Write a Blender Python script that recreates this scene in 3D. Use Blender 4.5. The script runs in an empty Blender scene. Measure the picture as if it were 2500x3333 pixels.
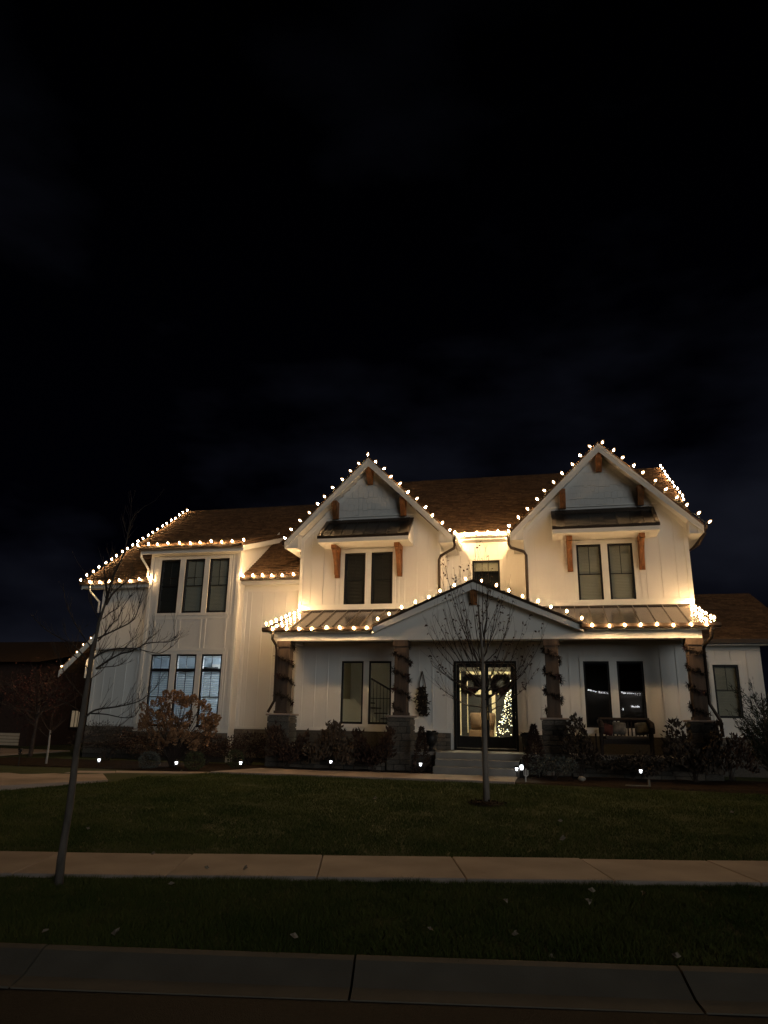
import bpy, bmesh, math, random
import numpy as np
from mathutils import Vector, Matrix, noise as mnoise

R = random.Random(11)
scn = bpy.context.scene
col = scn.collection

# ------------------------------------------------------------------ camera
F_PX, YAW, PITCH, ROLL, CAM_H = 2311.0, math.radians(-12.954), math.radians(16.375), math.radians(1.0035), 1.75
_w = Vector((math.sin(YAW) * math.cos(PITCH), math.cos(YAW) * math.cos(PITCH), math.sin(PITCH)))
_r = Vector((math.cos(YAW), -math.sin(YAW), 0))
_u = _r.cross(_w)
RT = math.cos(ROLL) * _r + math.sin(ROLL) * _u
UP = -math.sin(ROLL) * _r + math.cos(ROLL) * _u
CAM = Vector((0, 0, CAM_H))
cam = bpy.data.cameras.new('camera')
cam_o = bpy.data.objects.new('camera', cam)
col.objects.link(cam_o)
cam.sensor_fit = 'VERTICAL'
cam.sensor_height = 24.0
cam.lens = F_PX / 3333.0 * 24.0
cam.clip_start = 0.05
cam.clip_end = 3000
m = Matrix.Identity(4)
for i in range(3):
    m[i][0], m[i][1], m[i][2], m[i][3] = RT[i], UP[i], -_w[i], CAM[i]
cam_o.matrix_world = m
scn.camera = cam_o

# ------------------------------------------------------------------ world, light, exposure
SKY_STRENGTH, SUN_STRENGTH, BULB_L = 0.06, 0.48, 222.0
SUN_ELEV, SUN_TRAVEL_AZ = math.radians(9), math.radians(-38)     # travel direction: azimuth from +Y towards +X
world = bpy.data.worlds.new('World')
scn.world = world
world.use_nodes = True
wn, wl = world.node_tree.nodes, world.node_tree.links
wn.clear()
wo = wn.new('ShaderNodeOutputWorld'); bg = wn.new('ShaderNodeBackground')
sky = wn.new('ShaderNodeTexSky'); sky.sky_type = 'NISHITA'; sky.sun_disc = False
sky.sun_elevation = math.radians(-7.0); sky.sun_rotation = math.pi + SUN_TRAVEL_AZ
tc = wn.new('ShaderNodeTexCoord'); mp = wn.new('ShaderNodeMapping'); mp.inputs['Scale'].default_value = (2.0, 2.0, 4.6); mp.inputs['Location'].default_value = (3.7, 1.9, .6)
nz = wn.new('ShaderNodeTexNoise'); nz.inputs['Scale'].default_value = .95; nz.inputs['Detail'].default_value = 5; nz.inputs['Roughness'].default_value = .5
rp = wn.new('ShaderNodeValToRGB')
rp.color_ramp.elements[0].position = .47; rp.color_ramp.elements[0].color = (0.0035, 0.0042, 0.018, 1)
rp.color_ramp.elements[1].position = .68; rp.color_ramp.elements[1].color = (0.115, 0.128, 0.205, 1)
ad = wn.new('ShaderNodeMix'); ad.data_type = 'RGBA'; ad.blend_type = 'ADD'; ad.inputs['Factor'].default_value = 1.0
wl.new(tc.outputs['Generated'], mp.inputs['Vector']); wl.new(mp.outputs['Vector'], nz.inputs['Vector'])
wl.new(nz.outputs['Fac'], rp.inputs['Fac'])
# town glow on the cloud deck thins out with height, the same all round the horizon
sxyz = wn.new('ShaderNodeSeparateXYZ'); wl.new(tc.outputs['Generated'], sxyz.inputs['Vector'])
mr = wn.new('ShaderNodeMapRange'); mr.interpolation_type = 'SMOOTHSTEP'; mr.inputs['From Min'].default_value = .10; mr.inputs['From Max'].default_value = .92; mr.inputs['To Min'].default_value = 1.0; mr.inputs['To Max'].default_value = .10
wl.new(sxyz.outputs['Z'], mr.inputs['Value'])
vm = wn.new('ShaderNodeVectorMath'); vm.operation = 'SCALE'; wl.new(rp.outputs['Color'], vm.inputs[0]); wl.new(mr.outputs['Result'], vm.inputs['Scale'])
wl.new(sky.outputs['Color'], ad.inputs[6]); wl.new(vm.outputs['Vector'], ad.inputs[7])
wl.new(ad.outputs[2], bg.inputs['Color']); bg.inputs['Strength'].default_value = SKY_STRENGTH
wl.new(bg.outputs['Background'], wo.inputs['Surface'])

sun = bpy.data.lights.new('sun', 'SUN'); sun.energy = SUN_STRENGTH; sun.angle = math.radians(30); sun.color = (.97, 1.0, .97)
sun_o = bpy.data.objects.new('sun', sun); col.objects.link(sun_o)
_d = Vector((math.sin(SUN_TRAVEL_AZ) * math.cos(SUN_ELEV), math.cos(SUN_TRAVEL_AZ) * math.cos(SUN_ELEV), -math.sin(SUN_ELEV)))
sun_o.rotation_euler = _d.to_track_quat('-Z', 'Y').to_euler()
sun_o.location = (0, -20, 20)
vs = scn.view_settings
vs.view_transform = 'Standard'; vs.look = 'None'; vs.exposure = 0.0; vs.gamma = 1.0; vs.use_curve_mapping = False
scn.render.engine = 'CYCLES'
cy = scn.cycles
cy.use_denoising = True
cy.max_bounces = 6; cy.diffuse_bounces = 3; cy.glossy_bounces = 3; cy.transparent_max_bounces = 12
cy.sample_clamp_indirect = 4.0; cy.caustics_reflective = False; cy.caustics_refractive = False
try:
    cy.use_light_tree = True
except Exception:
    pass

# ------------------------------------------------------------------ pixel helpers (photograph pixels -> points in the place)
def ray(px, py):
    return RT * ((px - 1250.0) / F_PX) - UP * ((py - 1666.5) / F_PX) + _w
def at(px, py, Y):
    d = ray(px, py); return CAM + d * (Y / d.y)
def atz(px, py, Z):
    d = ray(px, py); return CAM + d * ((Z - CAM_H) / d.z)
def lerp(a, b, t):
    return a + (b - a) * t

# ------------------------------------------------------------------ materials
MATS = {}
def mat(name, base, rough=.7, metal=0.0, var=.18, scale=6.0, bump=0.0, bscale=40.0, emit=None, estr=0.0, spec=.3, stretch=None, col2=None, coat=0.0, detail=4):
    if name in MATS:
        return MATS[name]
    M = bpy.data.materials.new(name); M.use_nodes = True
    n, l = M.node_tree.nodes, M.node_tree.links
    p = n['Principled BSDF']
    p.inputs['Roughness'].default_value = rough; p.inputs['Metallic'].default_value = metal
    p.inputs['Specular IOR Level'].default_value = spec
    if coat: p.inputs['Coat Weight'].default_value = coat; p.inputs['Coat Roughness'].default_value = .12
    t = n.new('ShaderNodeTexCoord'); mpn = n.new('ShaderNodeMapping')
    if stretch: mpn.inputs['Scale'].default_value = stretch
    l.new(t.outputs['Object'], mpn.inputs['Vector'])
    ns = n.new('ShaderNodeTexNoise'); ns.inputs['Scale'].default_value = scale; ns.inputs['Detail'].default_value = detail
    l.new(mpn.outputs['Vector'], ns.inputs['Vector'])
    rm = n.new('ShaderNodeValToRGB')
    c2 = col2 or tuple(min(1, c * (1 + var)) for c in base)
    c1 = base if col2 else tuple(c * (1 - var) for c in base)
    rm.color_ramp.elements[0].position = .3; rm.color_ramp.elements[0].color = (*c1, 1)
    rm.color_ramp.elements[1].position = .7; rm.color_ramp.elements[1].color = (*c2, 1)
    l.new(ns.outputs['Fac'], rm.inputs['Fac']); l.new(rm.outputs['Color'], p.inputs['Base Color'])
    if bump:
        nb = n.new('ShaderNodeTexNoise'); nb.inputs['Scale'].default_value = bscale; nb.inputs['Detail'].default_value = 3
        l.new(mpn.outputs['Vector'], nb.inputs['Vector'])
        b = n.new('ShaderNodeBump'); b.inputs['Strength'].default_value = bump; b.inputs['Distance'].default_value = .02
        l.new(nb.outputs['Fac'], b.inputs['Height']); l.new(b.outputs['Normal'], p.inputs['Normal'])
    if emit:
        p.inputs['Emission Color'].default_value = (*emit, 1); p.inputs['Emission Strength'].default_value = estr
    MATS[name] = M
    return M
def glass(name='window glass', tint=(.93, .95, .94)):
    if name in MATS: return MATS[name]
    M = bpy.data.materials.new(name); M.use_nodes = True
    n, l = M.node_tree.nodes, M.node_tree.links; n.clear()
    o = n.new('ShaderNodeOutputMaterial'); tr = n.new('ShaderNodeBsdfTransparent'); gl = n.new('ShaderNodeBsdfGlossy')
    tr.inputs['Color'].default_value = (*tint, 1); gl.inputs['Roughness'].default_value = .01; gl.inputs['Color'].default_value = (.9, .9, .9, 1)
    lw = n.new('ShaderNodeLayerWeight'); lw.inputs['Blend'].default_value = .5; mx = n.new('ShaderNodeMixShader')
    pw = n.new('ShaderNodeMath'); pw.operation = 'POWER'; pw.inputs[1].default_value = 5.0
    ml = n.new('ShaderNodeMath'); ml.operation = 'MULTIPLY_ADD'; ml.inputs[1].default_value = .92; ml.inputs[2].default_value = .075
    l.new(lw.outputs['Facing'], pw.inputs[0]); l.new(pw.outputs['Value'], ml.inputs[0])
    l.new(ml.outputs['Value'], mx.inputs['Fac']); l.new(tr.outputs['BSDF'], mx.inputs[1]); l.new(gl.outputs['BSDF'], mx.inputs[2]); l.new(mx.outputs['Shader'], o.inputs['Surface'])
    MATS[name] = M
    return M
def emis(name, c, s):
    return mat(name, (.8, .8, .8), .5, emit=c, estr=s, var=.02)

SIDING = mat('painted siding', (.70, .69, .665), .62, var=.035, scale=2.5, bump=.06, bscale=60, stretch=(1, 1, .25))
TRIM = mat('painted trim', (.74, .73, .70), .5, var=.03, scale=3)
SOFFIT = mat('painted soffit', (.70, .69, .66), .6, var=.03, scale=3)
BLACK = mat('black window frame', (.012, .012, .013), .4, var=.2)
CEDAR = mat('stained timber', (.235, .095, .034), .6, var=.45, scale=14, bump=.25, bscale=30, stretch=(1, 1, .12), detail=6)
POST = mat('weathered timber', (.090, .062, .046), .75, var=.3, scale=10, bump=.25, bscale=24, stretch=(1, 1, .1))
BRONZE = mat('bronze metal', (.050, .036, .027), .35, metal=.35, var=.12, scale=3)
SEAM = mat('standing seam metal', (.46, .385, .315), .22, metal=.78, var=.10, scale=1.3, bump=.03, bscale=4)
DARKSEAM = mat('dark awning metal', (.030, .026, .023), .38, metal=.35, var=.15, scale=3)
SHING = mat('asphalt shingles', (.100, .060, .036), .93, var=.3, scale=9, bump=.5, bscale=90, spec=.1)
SHINGB = mat('asphalt shingles light', (.118, .072, .043), .93, var=.3, scale=9, bump=.5, bscale=90, spec=.1)
SHINGC = mat('asphalt shingles dark', (.082, .049, .030), .93, var=.3, scale=9, bump=.5, bscale=90, spec=.1)
CEILW = mat('porch ceiling boards', (.22, .15, .10), .6, var=.2, scale=5, stretch=(.2, 1, 1))
STONES = [mat('stone %d' % i, c, .9, var=.3, scale=7, bump=.5, bscale=22, spec=.2) for i, c in enumerate([(.135, .12, .10), (.18, .155, .13), (.10, .092, .08), (.15, .125, .10)])]
MORTAR = mat('mortar', (.085, .078, .068), .95, var=.2, scale=20)
CONC = mat('concrete', (.33, .27, .235), .88, var=.26, scale=1.1, bump=.12, bscale=70, detail=8)
CONCK = mat('kerb concrete', (.125, .11, .088), .9, var=.17, scale=1.9, bump=.12, bscale=60, detail=8)
CONCS = mat('step concrete', (.27, .25, .225), .9, var=.16, scale=2.5, bump=.1, bscale=50, detail=6)
ASPH = mat('asphalt', (.015, .011, .0095), .92, var=.35, scale=30, bump=.5, bscale=120, detail=8)
SOIL = mat('lawn soil', (.026, .036, .009), .95, col2=(.046, .056, .014), scale=2.2, bump=.5, bscale=60, detail=6)
GRASS = mat('grass blades', (.040, .062, .012), .75, col2=(.100, .108, .028), scale=.9, spec=.15, detail=8)
MULCH = mat('mulch', (.028, .018, .012), .97, var=.5, scale=14, bump=.8, bscale=45, spec=.1)
BARK = mat('bark', (.060, .048, .041), .9, var=.35, scale=18, bump=.5, bscale=40, stretch=(1, 1, .25))
BARKT = mat('street tree bark', (.105, .088, .074), .9, var=.3, scale=18, bump=.5, bscale=40, stretch=(1, 1, .25))
BARKY = mat('young smooth bark', (.20, .17, .145), .85, var=.25, scale=14, bump=.3, bscale=40, stretch=(1, 1, .25))
TWIG = mat('twig bark', (.050, .036, .030), .85, var=.3, scale=12)
DEADLEAF = mat('withered leaf', (.085, .045, .03), .9, var=.4, scale=5)
PALELEAF = mat('pale fallen leaf', (.26, .21, .155), .85, var=.35, scale=9)
HYD = mat('dried flower', (.27, .16, .092), .9, var=.45, scale=6, spec=.1)
REDBR = mat('reddish foliage', (.052, .030, .021), .9, var=.45, scale=5)
BRNLT = mat('tan foliage', (.098, .070, .048), .9, var=.4, scale=5)
BRNLF = mat('brown foliage', (.048, .036, .027), .9, var=.4, scale=5)
GRNLF = mat('boxwood foliage', (.060, .070, .034), .85, var=.35, scale=7)
GRYLF = mat('grey green foliage', (.10, .11, .098), .85, var=.3, scale=7)
EVER = mat('evergreen needles', (.026, .032, .018), .85, var=.4, scale=6)
GARL = mat('garland needles', (.030, .022, .016), .9, var=.5, scale=9)
BERRY = mat('dark ribbon', (.045, .014, .013), .6, var=.2)
CAST = mat('black cast metal', (.014, .013, .013), .5, var=.3, scale=8)
WICKER = mat('dark wicker', (.024, .016, .013), .75, var=.3, scale=30)
CUSH = mat('cushion fabric', (.07, .058, .048), .95, var=.2, scale=12)
PILLOWA = mat('checked pillow', (.12, .112, .10), .95, var=.5, scale=9)
PILLOWR = mat('red pillow', (.065, .022, .018), .95, var=.3, scale=9)
CREAM = mat('cream painted wall', (.66, .58, .40), .7, var=.03)
ROOMW = mat('room wall', (.62, .63, .62), .75, var=.03)
STAIRW = mat('stair white', (.62, .60, .56), .6, var=.03)
OAK = mat('dark stair tread', (.08, .05, .035), .5, var=.2)
NIGHTPANE = mat('dark room', (.010, .010, .011), .6, var=.1)  # near-black colour stands in for unlit rooms and night behind glass
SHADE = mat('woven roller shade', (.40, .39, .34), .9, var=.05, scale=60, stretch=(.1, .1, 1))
SHADE_UNLIT = mat('dark shade and unlit room', (.048, .045, .041), .9, var=.1, scale=60, stretch=(.1, .1, 1))  # in the left gable its near-black colour stands in for an unlit room
SLAT = mat('blind slats', (.60, .64, .66), .55, var=.04)
WHITEP = mat('white plastic', (.75, .73, .70), .5, var=.04)
BRICK = mat('brown brick wall', (.040, .024, .019), .9, var=.25, scale=10)
GARAGE = mat('cream garage door', (.55, .45, .33), .6, var=.06)
GREYW = mat('grey siding', (.10, .09, .08), .8, var=.2)
GLASS = glass()
BULB = emis('warm white bulb core', (1.0, .635, .305), BULB_L * 4.6)
def frosted(name, c, s_, mixf):
    M = bpy.data.materials.new(name); M.use_nodes = True
    n, l = M.node_tree.nodes, M.node_tree.links; n.clear()
    o = n.new('ShaderNodeOutputMaterial'); tr = n.new('ShaderNodeBsdfTransparent'); em = n.new('ShaderNodeEmission'); mx = n.new('ShaderNodeMixShader')
    tr.inputs['Color'].default_value = (1, .97, .92, 1); em.inputs['Color'].default_value = (*c, 1); em.inputs['Strength'].default_value = s_; mx.inputs['Fac'].default_value = mixf
    l.new(tr.outputs['BSDF'], mx.inputs[1]); l.new(em.outputs['Emission'], mx.inputs[2]); l.new(mx.outputs['Shader'], o.inputs['Surface'])
    MATS[name] = M
    return M
BULBSHELL = frosted('frosted bulb glass', (1.0, .58, .25), 2.8, .30)
PATHL = emis('cool white path lens', (.93, .96, 1.0), 5.0)
XLIGHT = emis('tree fairy light', (1.0, .84, .48), 6.0)
XLIGHTB = emis('tree fairy light cool', (.70, .85, 1.0), 4.0)
CEILL = emis('cool ceiling lamp', (.88, .94, 1.0), 150.0)
HALLL = emis('warm hall lamp', (1.0, .86, .56), 520.0)
WINLIT = emis('lit window far away', (1.0, .74, .42), .09)
TINYL = emis('tiny white bulb', (.97, .95, 1.0), 5.0)

# ------------------------------------------------------------------ mesh builder
class MB:
    def __init__(s): s.v = []; s.f = []
    def add(s, vs, fs):
        o = len(s.v); s.v += [tuple(p) for p in vs]; s.f += [tuple(i + o for i in f) for f in fs]
        return s
    def box(s, x0, x1, y0, y1, z0, z1):
        return s.add([(x0, y0, z0), (x1, y0, z0), (x1, y1, z0), (x0, y1, z0), (x0, y0, z1), (x1, y0, z1), (x1, y1, z1), (x0, y1, z1)],
                     [(0, 3, 2, 1), (4, 5, 6, 7), (0, 1, 5, 4), (1, 2, 6, 5), (2, 3, 7, 6), (3, 0, 4, 7)])
    def hexa(s, p):      # 8 points: bottom 4, top 4
        return s.add(p, [(0, 3, 2, 1), (4, 5, 6, 7), (0, 1, 5, 4), (1, 2, 6, 5), (2, 3, 7, 6), (3, 0, 4, 7)])
    def prism(s, poly, y0, y1):     # polygon in (x, z), extruded along y
        n = len(poly)
        vs = [(x, y0, z) for x, z in poly] + [(x, y1, z) for x, z in poly]
        return s.add(vs, [tuple(range(n)), tuple(range(2 * n - 1, n - 1, -1))] + [(i, n + i, n + (i + 1) % n, (i + 1) % n) for i in range(n)])
    def prismx(s, poly, x0, x1):    # polygon in (y, z), extruded along x
        n = len(poly)
        vs = [(x0, y, z) for y, z in poly] + [(x1, y, z) for y, z in poly]
        return s.add(vs, [tuple(range(n)), tuple(range(2 * n - 1, n - 1, -1))] + [(i, n + i, n + (i + 1) % n, (i + 1) % n) for i in range(n)])
    def prismz(s, poly, z0, z1):
        n = len(poly)
        vs = [(x, y, z0) for x, y in poly] + [(x, y, z1) for x, y in poly]
        return s.add(vs, [tuple(range(n - 1, -1, -1)), tuple(range(n, 2 * n))] + [(i, (i + 1) % n, n + (i + 1) % n, n + i) for i in range(n)])
    def bar(s, a, b, w, h, up=(0, 0, 1)):
        a, b = Vector(a), Vector(b); d = (b - a).normalized(); upv = Vector(up)
        sx = d.cross(upv)
        if sx.length < 1e-4: sx = d.cross(Vector((1, 0, 0)))
        sx.normalize(); uz = sx.cross(d).normalized()
        P = []
        for q in (a, b):
            for e, g in ((-1, -1), (1, -1), (1, 1), (-1, 1)):
                P.append(q + sx * (e * w / 2) + uz * (g * h / 2))
        return s.add(P, [(3, 2, 1, 0), (4, 5, 6, 7), (0, 1, 5, 4), (1, 2, 6, 5), (2, 3, 7, 6), (3, 0, 4, 7)])
    def tube(s, pts, rad, n=6, cap=True):
        pts = [Vector(p) for p in pts]
        if not hasattr(rad, '__len__'): rad = [rad] * len(pts)
        rings = []; prev = None
        for i, p in enumerate(pts):
            d = (pts[min(i + 1, len(pts) - 1)] - pts[max(i - 1, 0)])
            if d.length < 1e-7: d = Vector((0, 0, 1))
            d.normalize()
            if prev is None:
                a = d.orthogonal().normalized()
            else:
                a = (prev - d * prev.dot(d))
                a = a.normalized() if a.length > 1e-5 else d.orthogonal().normalized()
            prev = a; b = d.cross(a)
            rings.append([p + (a * math.cos(2 * math.pi * k / n) + b * math.sin(2 * math.pi * k / n)) * rad[i] for k in range(n)])
        o = len(s.v)
        for rg in rings: s.v += [tuple(q) for q in rg]
        for i in range(len(rings) - 1):
            for k in range(n):
                s.f.append((o + i * n + k, o + i * n + (k + 1) % n, o + (i + 1) * n + (k + 1) % n, o + (i + 1) * n + k))
        if cap:
            s.f.append(tuple(o + k for k in range(n - 1, -1, -1))); s.f.append(tuple(o + (len(rings) - 1) * n + k for k in range(n)))
        return s
    def lathe(s, prof, n=16, c=(0, 0, 0)):
        o = len(s.v)
        for r, z in prof:
            for k in range(n):
                a = 2 * math.pi * k / n; s.v.append((c[0] + r * math.cos(a), c[1] + r * math.sin(a), c[2] + z))
        for i in range(len(prof) - 1):
            for k in range(n):
                s.f.append((o + i * n + k, o + i * n + (k + 1) % n, o + (i + 1) * n + (k + 1) % n, o + (i + 1) * n + k))
        s.f.append(tuple(o + k for k in range(n - 1, -1, -1))); s.f.append(tuple(o + (len(prof) - 1) * n + k for k in range(n)))
        return s
    def leaf(s, p, d, nrm, L, W):     # pointed leaf, folded along its rib: 4 triangles
        d = d.normalized(); sd = d.cross(nrm)
        if sd.length < 1e-4: sd = d.orthogonal()
        sd.normalize(); up = sd.cross(d)
        a = p; b = p + d * L * .45 + sd * W * .5 + up * W * .18; c = p + d * L; e = p + d * L * .45 - sd * W * .5 + up * W * .18; mm = p + d * L * .5
        return s.add([a, b, c, e, mm], [(0, 1, 4), (1, 2, 4), (0, 4, 3), (4, 2, 3)])
    def build(s, name, material, parent=None, smooth=False, loc=None):
        me = bpy.data.meshes.new(name); me.from_pydata(s.v, [], s.f); me.materials.append(material)
        if smooth:
            me.polygons.foreach_set('use_smooth', [True] * len(me.polygons))
        me.update()
        return link(name, me, parent, loc)
def link(name, me, parent=None, loc=None, rot=None, scale=None):
    o = bpy.data.objects.new(name, me); col.objects.link(o)
    if loc is not None: o.location = loc
    if rot is not None: o.rotation_euler = rot
    if scale is not None: o.scale = scale
    if parent is not None:
        o.parent = parent
        if parent.get('_base') is not None:
            o.matrix_parent_inverse = Matrix.Translation(-Vector(parent['_base']))
    return o
def tag(o, label=None, cat=None, group=None, kind=None):
    if label: o['label'] = label
    if cat: o['category'] = cat
    if group: o['group'] = group
    if kind: o['kind'] = kind
    return o
BASES = []
def thing(name, label, cat, base, group=None, world_children=True):
    e = bpy.data.objects.new(name, None); col.objects.link(e); e.location = base; e.empty_display_size = .2
    if world_children: e['_base'] = list(base); BASES.append(e)
    return tag(e, label, cat, group)
def copy_tree(o, parent=None):
    c = o.copy(); col.objects.link(c)
    if parent is not None: c.parent = parent
    for ch in list(o.children):
        d = ch.copy(); col.objects.link(d); d.parent = c
        for g in list(ch.children):
            e = g.copy(); col.objects.link(e); e.parent = d
    return c
def bevel_mesh(mb, w, seg=1):
    me = bpy.data.meshes.new('m'); me.from_pydata(mb.v, [], mb.f)
    bm = bmesh.new(); bm.from_mesh(me); bmesh.ops.recalc_face_normals(bm, faces=bm.faces)
    bmesh.ops.bevel(bm, geom=bm.edges[:] , offset=w, segments=seg, affect='EDGES')
    bm.to_mesh(me); bm.free(); return me

# unit pieces with shared meshes
def unit_box(name, material, bev=.06):
    me = bevel_mesh(MB().box(-.5, .5, -.5, .5, -.5, .5), bev); me.name = name; me.materials.append(material); return me
BATTEN = unit_box('batten', SIDING, .02)
STONEM = [unit_box('stone', s_, .09) for s_ in STONES]

# ------------------------------------------------------------------ ground
def gz(x, y):
    t = y - .2 * x
    def ss(a, b, q):
        q = max(0, min(1, (q - a) / (b - a))); return q * q * (3 - 2 * q)
    if t < 5.45: return -.16
    if t < 5.95: return lerp(-.16, .10, (t - 5.45) / .5)
    if t < 8.3: return lerp(.10, .155, (t - 5.95) / 2.35) + .035 * math.sin(math.pi * (t - 5.95) / 2.35)
    if t < 9.7: return .15
    return .165 + .265 * ss(9.7, 18.6, t)
def on_ground(px, py, lift=0.0):
    d = ray(px, py); z = .2
    for _ in range(14):
        p = CAM + d * ((z - CAM_H) / d.z); z = gz(p.x, p.y) + lift
    return p
def sheet(name, xs, ys, fz, material, jitter=0):
    V = [(x, y, fz(x, y)) for y in ys for x in xs]; n = len(xs)
    Fc = [(j * n + i, j * n + i + 1, (j + 1) * n + i + 1, (j + 1) * n + i) for j in range(len(ys) - 1) for i in range(n - 1)]
    b = MB(); b.v = V; b.f = Fc
    return b.build(name, material, smooth=True)
xs = [-900, -300, -120, -60, -40] + [-30 + i * .5 for i in range(101)] + [30, 60, 120, 300, 900]
ys = [-400, -120, -40, -10, 0] + [2 + i * .2 for i in range(100)] + [24, 28, 36, 50, 80, 150, 400, 1200]
gnd = tag(sheet('ground', xs, ys, lambda x, y: gz(x, y) + .012 * mnoise.noise((x * 1.3, y * 1.3, 0)), SOIL), kind='structure')

# street frame: kerb line and sidewalk line run at slightly different bearings
KA = math.atan(.177); SA = math.atan(.258)
kx, ky = math.cos(KA), math.sin(KA)
def gutter_pt(u, v):   # u along, v across (0 gutter edge, + towards house)
    return (-1.2 + u * kx - v * ky, 5.19 + u * ky + v * kx)
road = MB()
a = gutter_pt(-90, .02); b_ = gutter_pt(90, .02); c_ = gutter_pt(90, -9); d_ = gutter_pt(-90, -9)
road.add([(*a, -.006), (*b_, -.006), (*c_, .0), (*d_, .0)], [(0, 3, 2, 1)])
tag(road.build('road', ASPH), kind='structure')
kerb = bpy.data.objects.new('kerb', None); col.objects.link(kerb); kerb.location = (*gutter_pt(0, .25), 0); tag(kerb, kind='structure')
L_K = 2.275
prof = [(0, -.10), (0, .004), (.16, .022), (.30, .075), (.40, .118), (.47, .128), (.50, .122), (.50, -.10)]
kb = MB()
n = len(prof)
kb.add([(-L_K / 2 + .009, y, z) for y, z in prof] + [(L_K / 2 - .009, y, z) for y, z in prof],
       [tuple(range(n - 1, -1, -1)), tuple(range(n, 2 * n))] + [(i, (i + 1) % n, n + (i + 1) % n, n + i) for i in range(n)])
kme = bpy.data.meshes.new('slab'); kme.from_pydata(kb.v, [], kb.f); kme.materials.append(CONCK)
# joints at u where x=-1.36 -> u0
u0 = (-1.365 + 1.2) / kx
for k in range(-5, 5):
    uc = u0 + (k + .5) * L_K
    x, y = gutter_pt(uc, 0)
    o = link('slab', kme, None, (x, y, R.uniform(-.003, .003)), (R.uniform(-.003, .003), R.uniform(-.0015, .0015), KA))
    o.parent = kerb; o.matrix_parent_inverse = Matrix.Translation(-Vector(kerb.location))

walk = bpy.data.objects.new('sidewalk', None); col.objects.link(walk); walk.location = (-1.08, 8.68, .1); tag(walk, kind='structure')
sx_, sy_ = math.cos(SA), math.sin(SA)
L_S, W_S = 1.542, 1.235
sme = bevel_mesh(MB().box(-L_S / 2 + .004, L_S / 2 - .004, -W_S / 2, W_S / 2, -.10, 0), .011); sme.materials.append(CONC)
for k in range(-8, 8):
    uc = (k + .5) * L_S
    o = link('slab', sme, None, (-1.075 + uc * sx_, 8.685 + uc * sy_, .2 + R.uniform(-.003, .003)), (R.uniform(-.004, .004), R.uniform(-.003, .003), SA + R.uniform(-.002, .002)))
    o.parent = walk; o.matrix_parent_inverse = Matrix.Translation(-Vector(walk.location))

# front walkway, driveway, mulch bed
BEDZ = .435
bedx = [-30 + i * .5 for i in range(78)]
def bed_z(x, y):
    return BEDZ + .022 + .022 * mnoise.noise((x * 2.1, y * 2.1, 3)) + .012 * mnoise.noise((x * 7, y * 7, 3)) - (.09 if y < 17.45 else 0)
tag(sheet('mulch_bed', [-16.5 + i * .22 for i in range(113)], [17.35 + i * .12 for i in range(27)], bed_z, MULCH), kind='structure')
walkp = bpy.data.objects.new('front_walk', None); col.objects.link(walkp); walkp.location = (-4, 18, .4); tag(walkp, kind='structure')
def wslab(poly, z0=.30, z1=.478):
    me = bevel_mesh(MB().prismz(poly, z0, z1), .01); me.materials.append(CONC)
    o = link('slab', me); o.parent = walkp; o.matrix_parent_inverse = Matrix.Translation(-Vector(walkp.location))
xe = [-8.25, -6.8, -5.35, -3.9, -2.45, -.85]
for i in range(5):
    wslab([(xe[i] + .005, 17.22 + .1 * i / 4), (xe[i + 1] - .005, 17.22 + .1 * (i + 1) / 4), (xe[i + 1] - .005, 19.02), (xe[i] + (.6 if i == 0 else .005), 18.98)])
wslab([(-10.3, 16.35), (-8.26, 17.05), (-8.26, 17.6), (-9.0, 17.35), (-10.6, 16.85)], .28, .445)
wslab([(-11.3, 15.8), (-10.31, 16.35), (-10.61, 16.84), (-11.4, 16.5)], .28, .440)
drv = MB().prismz([(-9.35, 14.6), (-10.95, 16.75), (-13.2, 15.4), (-30, 11.0), (-30, 8.2), (-10.6, 12.3)], .2, .425)
tag(drv.build('driveway', CONC), kind='structure')
tag(MB().prismz([(-17.6, 20.6), (-17.9, 25.2), (-40, 26.5), (-40, 16.5)], .2, .462).build('neighbour_drive', CONC), kind='structure')

# grass blades
def blades(name, n, sampler, h, w, seed):
    rg = np.random.default_rng(seed)
    P = []
    while sum(len(q) for q in P) < n:
        P.append(sampler(rg, n))
    P = np.concatenate(P)[:n]
    z = np.array([gz(x, y) for x, y in P])
    k = len(P); ang = rg.uniform(0, 2 * np.pi, k); lean = rg.uniform(.2, 1.6, k); la = rg.uniform(0, 2 * np.pi, k)
    patch = np.array([mnoise.noise((x * 1.1, y * 1.1, 9)) for x, y in P])
    patch2 = np.array([mnoise.noise((x * 4.1, y * 4.1, 5)) for x, y in P])
    hh = h * rg.uniform(.5, 1.25, k) * np.clip(1 + .5 * patch + .5 * patch2, .25, 2)
    dx, dy = np.cos(ang) * w / 2, np.sin(ang) * w / 2
    V = np.zeros((k, 3, 3))
    V[:, 0] = np.stack([P[:, 0] - dx, P[:, 1] - dy, z - .01], 1)
    V[:, 1] = np.stack([P[:, 0] + dx, P[:, 1] + dy, z - .01], 1)
    V[:, 2] = np.stack([P[:, 0] + np.cos(la) * lean * hh, P[:, 1] + np.sin(la) * lean * hh, z + hh], 1)
    me = bpy.data.meshes.new(name)
    me.vertices.add(k * 3); me.vertices.foreach_set('co', V.reshape(-1))
    me.loops.add(k * 3); me.loops.foreach_set('vertex_index', np.arange(k * 3))
    me.polygons.add(k); me.polygons.foreach_set('loop_start', np.arange(0, k * 3, 3))
    me.update(calc_edges=True); me.materials.append(GRASS)
    return link(name, me)
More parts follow.
